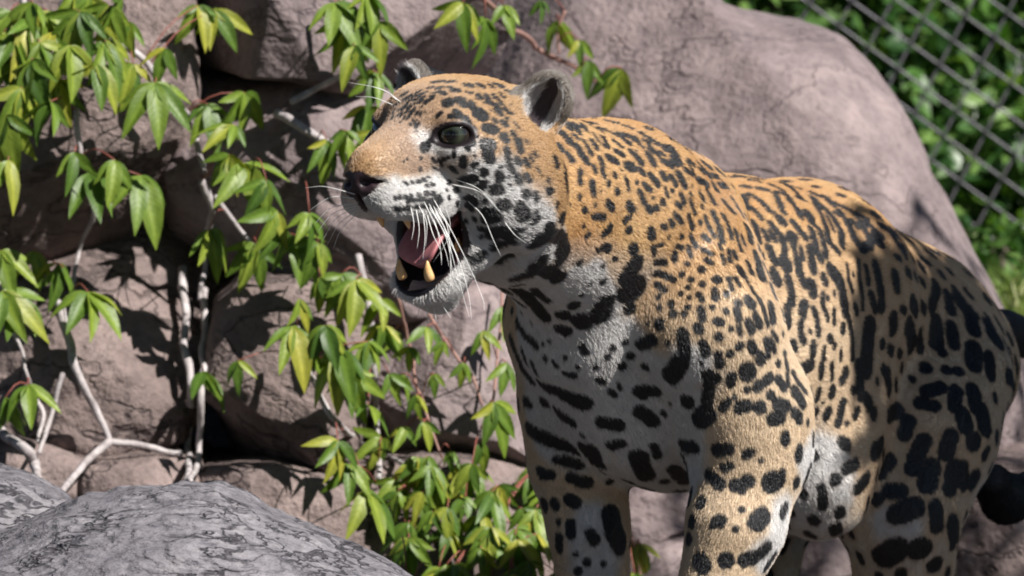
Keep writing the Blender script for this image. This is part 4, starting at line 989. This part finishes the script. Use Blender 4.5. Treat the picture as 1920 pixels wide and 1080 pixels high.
# ================================================================== eyes, tongue, teeth, whiskers
def sphere_mesh(name, r, nu=32, nv=20):
    bm = bmesh.new(); bmesh.ops.create_uvsphere(bm, u_segments=nu, v_segments=nv, radius=r); me = bpy.data.meshes.new(name); bm.to_mesh(me); bm.free()
    me.polygons.foreach_set('use_smooth', [True] * len(me.polygons)); return me
t = NT('jaguar_eye')
tc = t.new('ShaderNodeTexCoord'); sx = t.new('ShaderNodeSeparateXYZ'); t.link(tc.outputs['Object'], sx.inputs[0])
xy = t.new('ShaderNodeCombineXYZ'); t.link(sx.outputs[0], xy.inputs[0]); t.link(sx.outputs[1], xy.inputs[1])
vl = t.new('ShaderNodeVectorMath', operation='LENGTH'); t.link(xy.outputs[0], vl.inputs[0])
mr = t.new('ShaderNodeMapRange'); mr.inputs['From Max'].default_value = .024; t.link(vl.outputs['Value'], mr.inputs['Value'])
ir = t.ramp(mr.outputs[0], [(0, (.002, .002, .003)), (.22, (.003, .003, .004)), (.30, (.014, .017, .011)), (.48, (.036, .042, .026)), (.60, (.020, .022, .014)), (.66, (.012, .010, .008)), (1, (.05, .035, .03))])
t.link(t.mix(ir, (.02, .02, .012), t.noise(tc.outputs['Object'], 700, 3), 'MULTIPLY'), t.b.inputs['Base Color'])
t.link(ir, t.b.inputs['Base Color'])
t.b.inputs['Roughness'].default_value = .06; t.b.inputs['Coat Weight'].default_value = .6; t.b.inputs['Coat Roughness'].default_value = .03
M_EYE = t.m
for s in (-1, 1):
    e = obj('eye', sphere_mesh('eye', .0228), M_EYE, jaguar)
    e.location = EYE[s][0]; e.rotation_euler = Vector(hdir(.86, s * .46, .02)).to_track_quat('Z', 'Y').to_euler()
# tongue
t = NT('jaguar_tongue'); tc = t.new('ShaderNodeTexCoord')
t.link(t.ramp(t.noise(tc.outputs['Object'], 60, 4), [(.3, (.40, .14, .15)), (.7, (.56, .24, .25))]), t.b.inputs['Base Color'])
t.b.inputs['Roughness'].default_value = .38; t.b.inputs['Subsurface Weight'].default_value = .15; t.b.inputs['Subsurface Radius'].default_value = (.006, .002, .002)
t.link(t.bump(t.noise(tc.outputs['Object'], 900, 2), .5, .0012), t.b.inputs['Normal'])
path = spline([H(-.080, .0, -.092), H(-.050, .0, -.103), H(-.018, .002, -.122), H(.004, .003, -.142), H(.012, .004, -.156)], 22)
V = []; NR = 20
tg = np.gradient(path, axis=0)
for i, c0 in enumerate(path):
    a = i / 21; hw = .033 * (1 - .12 * a) * math.sqrt(max(1e-4, 1 - max(0, (a - .72) / .285) ** 2)); th = .011 * (1 - .5 * a)
    nn = nz(np.cross(HL, nz(tg[i]))); nn = nn if np.dot(nn, HU) > 0 else -nn
    for j in range(NR):
        an = 2 * math.pi * j / NR; x = math.cos(an) * hw; z = math.sin(an) * th
        z += .010 * (abs(x) / .029) ** 2.2 - .004 * math.exp(-(x / .006) ** 2)     # raised edges, middle furrow
        V.append(c0 + HL * x + nn * z)
F = [(i * NR + j, i * NR + (j + 1) % NR, (i + 1) * NR + (j + 1) % NR, (i + 1) * NR + j) for i in range(21) for j in range(NR)]
F.append(tuple(range(NR))); F.append(tuple(range(21 * NR, 22 * NR)))
obj('tongue', mesh_py('tongue', V, F), t.m, jaguar)
# teeth
t = NT('jaguar_tooth'); tc = t.new('ShaderNodeTexCoord')
t.link(t.ramp(t.noise(tc.outputs['Object'], 90, 3), [(.35, (.60, .33, .12)), (.65, (.70, .48, .24))]), t.b.inputs['Base Color']); t.b.inputs['Roughness'].default_value = .3
M_TOOTH = t.m
def tooth(a, b, r, bend):
    pts = spline([a, (a + b) / 2 + bend, b], 9); rr = r * np.array([1.0, 1.08, 1.05, .98, .88, .74, .58, .40, .16])
    V, F = tube(pts, rr, 10); obj('tooth', mesh_py('tooth', V, F), M_TOOTH, jaguar)
for s in (-1, 1):
    tooth(H(.010, s * .0215, -.172), H(.016, s * .0225, -.149), .0056, HF * .002)
    tooth(H(.052, s * .0215, -.082), H(.046, s * .0205, -.109), .0062, HF * .002)
    for k in range(3):
        tooth(H(-.030 - .014 * k, s * (.033 + .003 * k), -.140 + .012 * k), H(-.028 - .014 * k, s * (.033 + .003 * k), -.124 + .012 * k), .0055, HF * 0)
# whiskers
M_WHISK = simple('whisker_hair', (.80, .80, .78), .35, .5)
WH = """785 385 800 418 798 462;792 392 797 440 793 486;805 388 822 440 828 492;808 392 838 450 850 520 862 542;812 372 845 430 880 500 905 560 908 582;
815 396 838 440 848 480 870 560 880 594;800 400 812 440 826 470 828 497;834 388 844 420 836 455 812 492;822 396 840 430 845 520 842 552;780 392 786 430 782 466;
866 430 876 465 872 500 862 522;850 335 900 356 942 402;845 345 900 360 936 396;876 376 905 405 925 450 939 480;945 415 965 440 986 456;795 378 815 420 835 470 842 500;
803 380 830 430 856 480 862 520;770 388 776 420 772 450;812 385 842 445 866 505 880 560 884 600;
665 382 620 390 588 422;664 372 620 370 578 396;667 390 630 410 604 452;672 398 640 430 624 468;665 364 610 350 572 352;668 386 625 400 594 436;670 394 636 420 612 462;
745 188 715 167 652 154;740 198 700 183 666 181;752 192 725 172 690 160;775 570 770 590 760 602;800 574 803 602;826 568 845 596;787 572 783 598;812 572 818 600"""
for st in WH.replace('\n', '').split(';'):
    v = [float(q) for q in st.split()]; px = [(v[i], v[i + 1]) for i in range(0, len(v), 2)]
    r0 = hit(*px[0])
    if r0 is None: continue
    pts = [r0]
    out = -.010 if px[-1][0] > px[0][0] else .006
    for k, (a, b) in enumerate(px[1:], 1): pts.append(P(a, b, r0[1] + out * k))
    q = spline(pts, 14); L = np.linspace(0, 1, 14)
    V, F = tube(q, .00058 * (1 - .8 * L), 5); obj('whisker', mesh_py('whisker', V, F), M_WHISK, jaguar)
# ================================================================== the tree whose bough shades the jaguar's hindquarters (outside the picture)
r = rng(81)
S = np.array(SDIR)
tree = empty('tree', (2.75, -.75, 0)); tag(tree, 'leafy tree whose bough shades the jaguar\'s hindquarters', 'tree')
def cover(poly, n, t0, t1, gaps):
    poly = np.array(poly, float); lo, hi = poly.min(0), poly.max(0); out = []
    while len(out) < n:
        q = r.uniform(lo, hi); ins = False
        for a, b in zip(poly, np.roll(poly, -1, 0)):
            if (a[1] > q[1]) != (b[1] > q[1]) and q[0] < (b[0] - a[0]) * (q[1] - a[1]) / (b[1] - a[1]) + a[0]: ins = not ins
        if not ins or any(((q[0] - g[0]) / g[2]) ** 2 + ((q[1] - g[1]) / g[3]) ** 2 < 1 for g in gaps): continue
        h_ = hit(*q); h_ = P(q[0], q[1], .45) if h_ is None or h_[1] < .1 or h_[1] > .9 else h_
        out.append(h_ + S * r.uniform(t0, t1) + r.normal(0, .010, 3))
    return np.array(out)
cen = cover([(1650, 400), (1760, 450), (1850, 480), (2050, 600), (2150, 900), (2050, 1250), (1625, 1250), (1640, 900), (1630, 760), (1600, 640), (1632, 560)], 2300, 2.2, 2.8,
            [(1715, 470, 75, 28), (1715, 715, 60, 26), (1735, 985, 75, 34), (1665, 620, 16, 60)])
q = r.normal(0, 1, (1500, 3)); q /= np.linalg.norm(q, axis=1)[:, None]; q *= (r.random(1500) ** .33)[:, None]  # extra crown mass, added to block bright sky from the hindquarters
cen2 = np.concatenate([cen, np.array([2.72, -.55, 2.35]) + q * np.array([.78, .75, .9])])
cr = obj('crown', leaves_mesh('crown', cen2 - np.array([2.75, -.75, 0]), .085, r, .6), M_BIGLEAF, tree)
ctr = cen.mean(0)
tp = spline([(0, 0, -.05), (.02, .01, .7), (-.02, .0, 1.5), (-.05, .02, 2.2), (.02, .0, 3.0)], 16)
V, F = tube(tp, np.linspace(.11, .05, 16), 12); obj('trunk', mesh_py('trunk', V, F), M_BARK, tree)
o0 = np.array([2.75, -.75, 0])
for k in range(7):
    tgt = cen[r.integers(0, len(cen))] - o0; b0 = tp[9 + k % 4]
    V, F = tube(spline([b0, (b0 + tgt) / 2 + r.normal(0, .05, 3), tgt], 10), np.linspace(.03, .005, 10), 7); obj('limb', mesh_py('limb', V, F), M_BARK, tree)
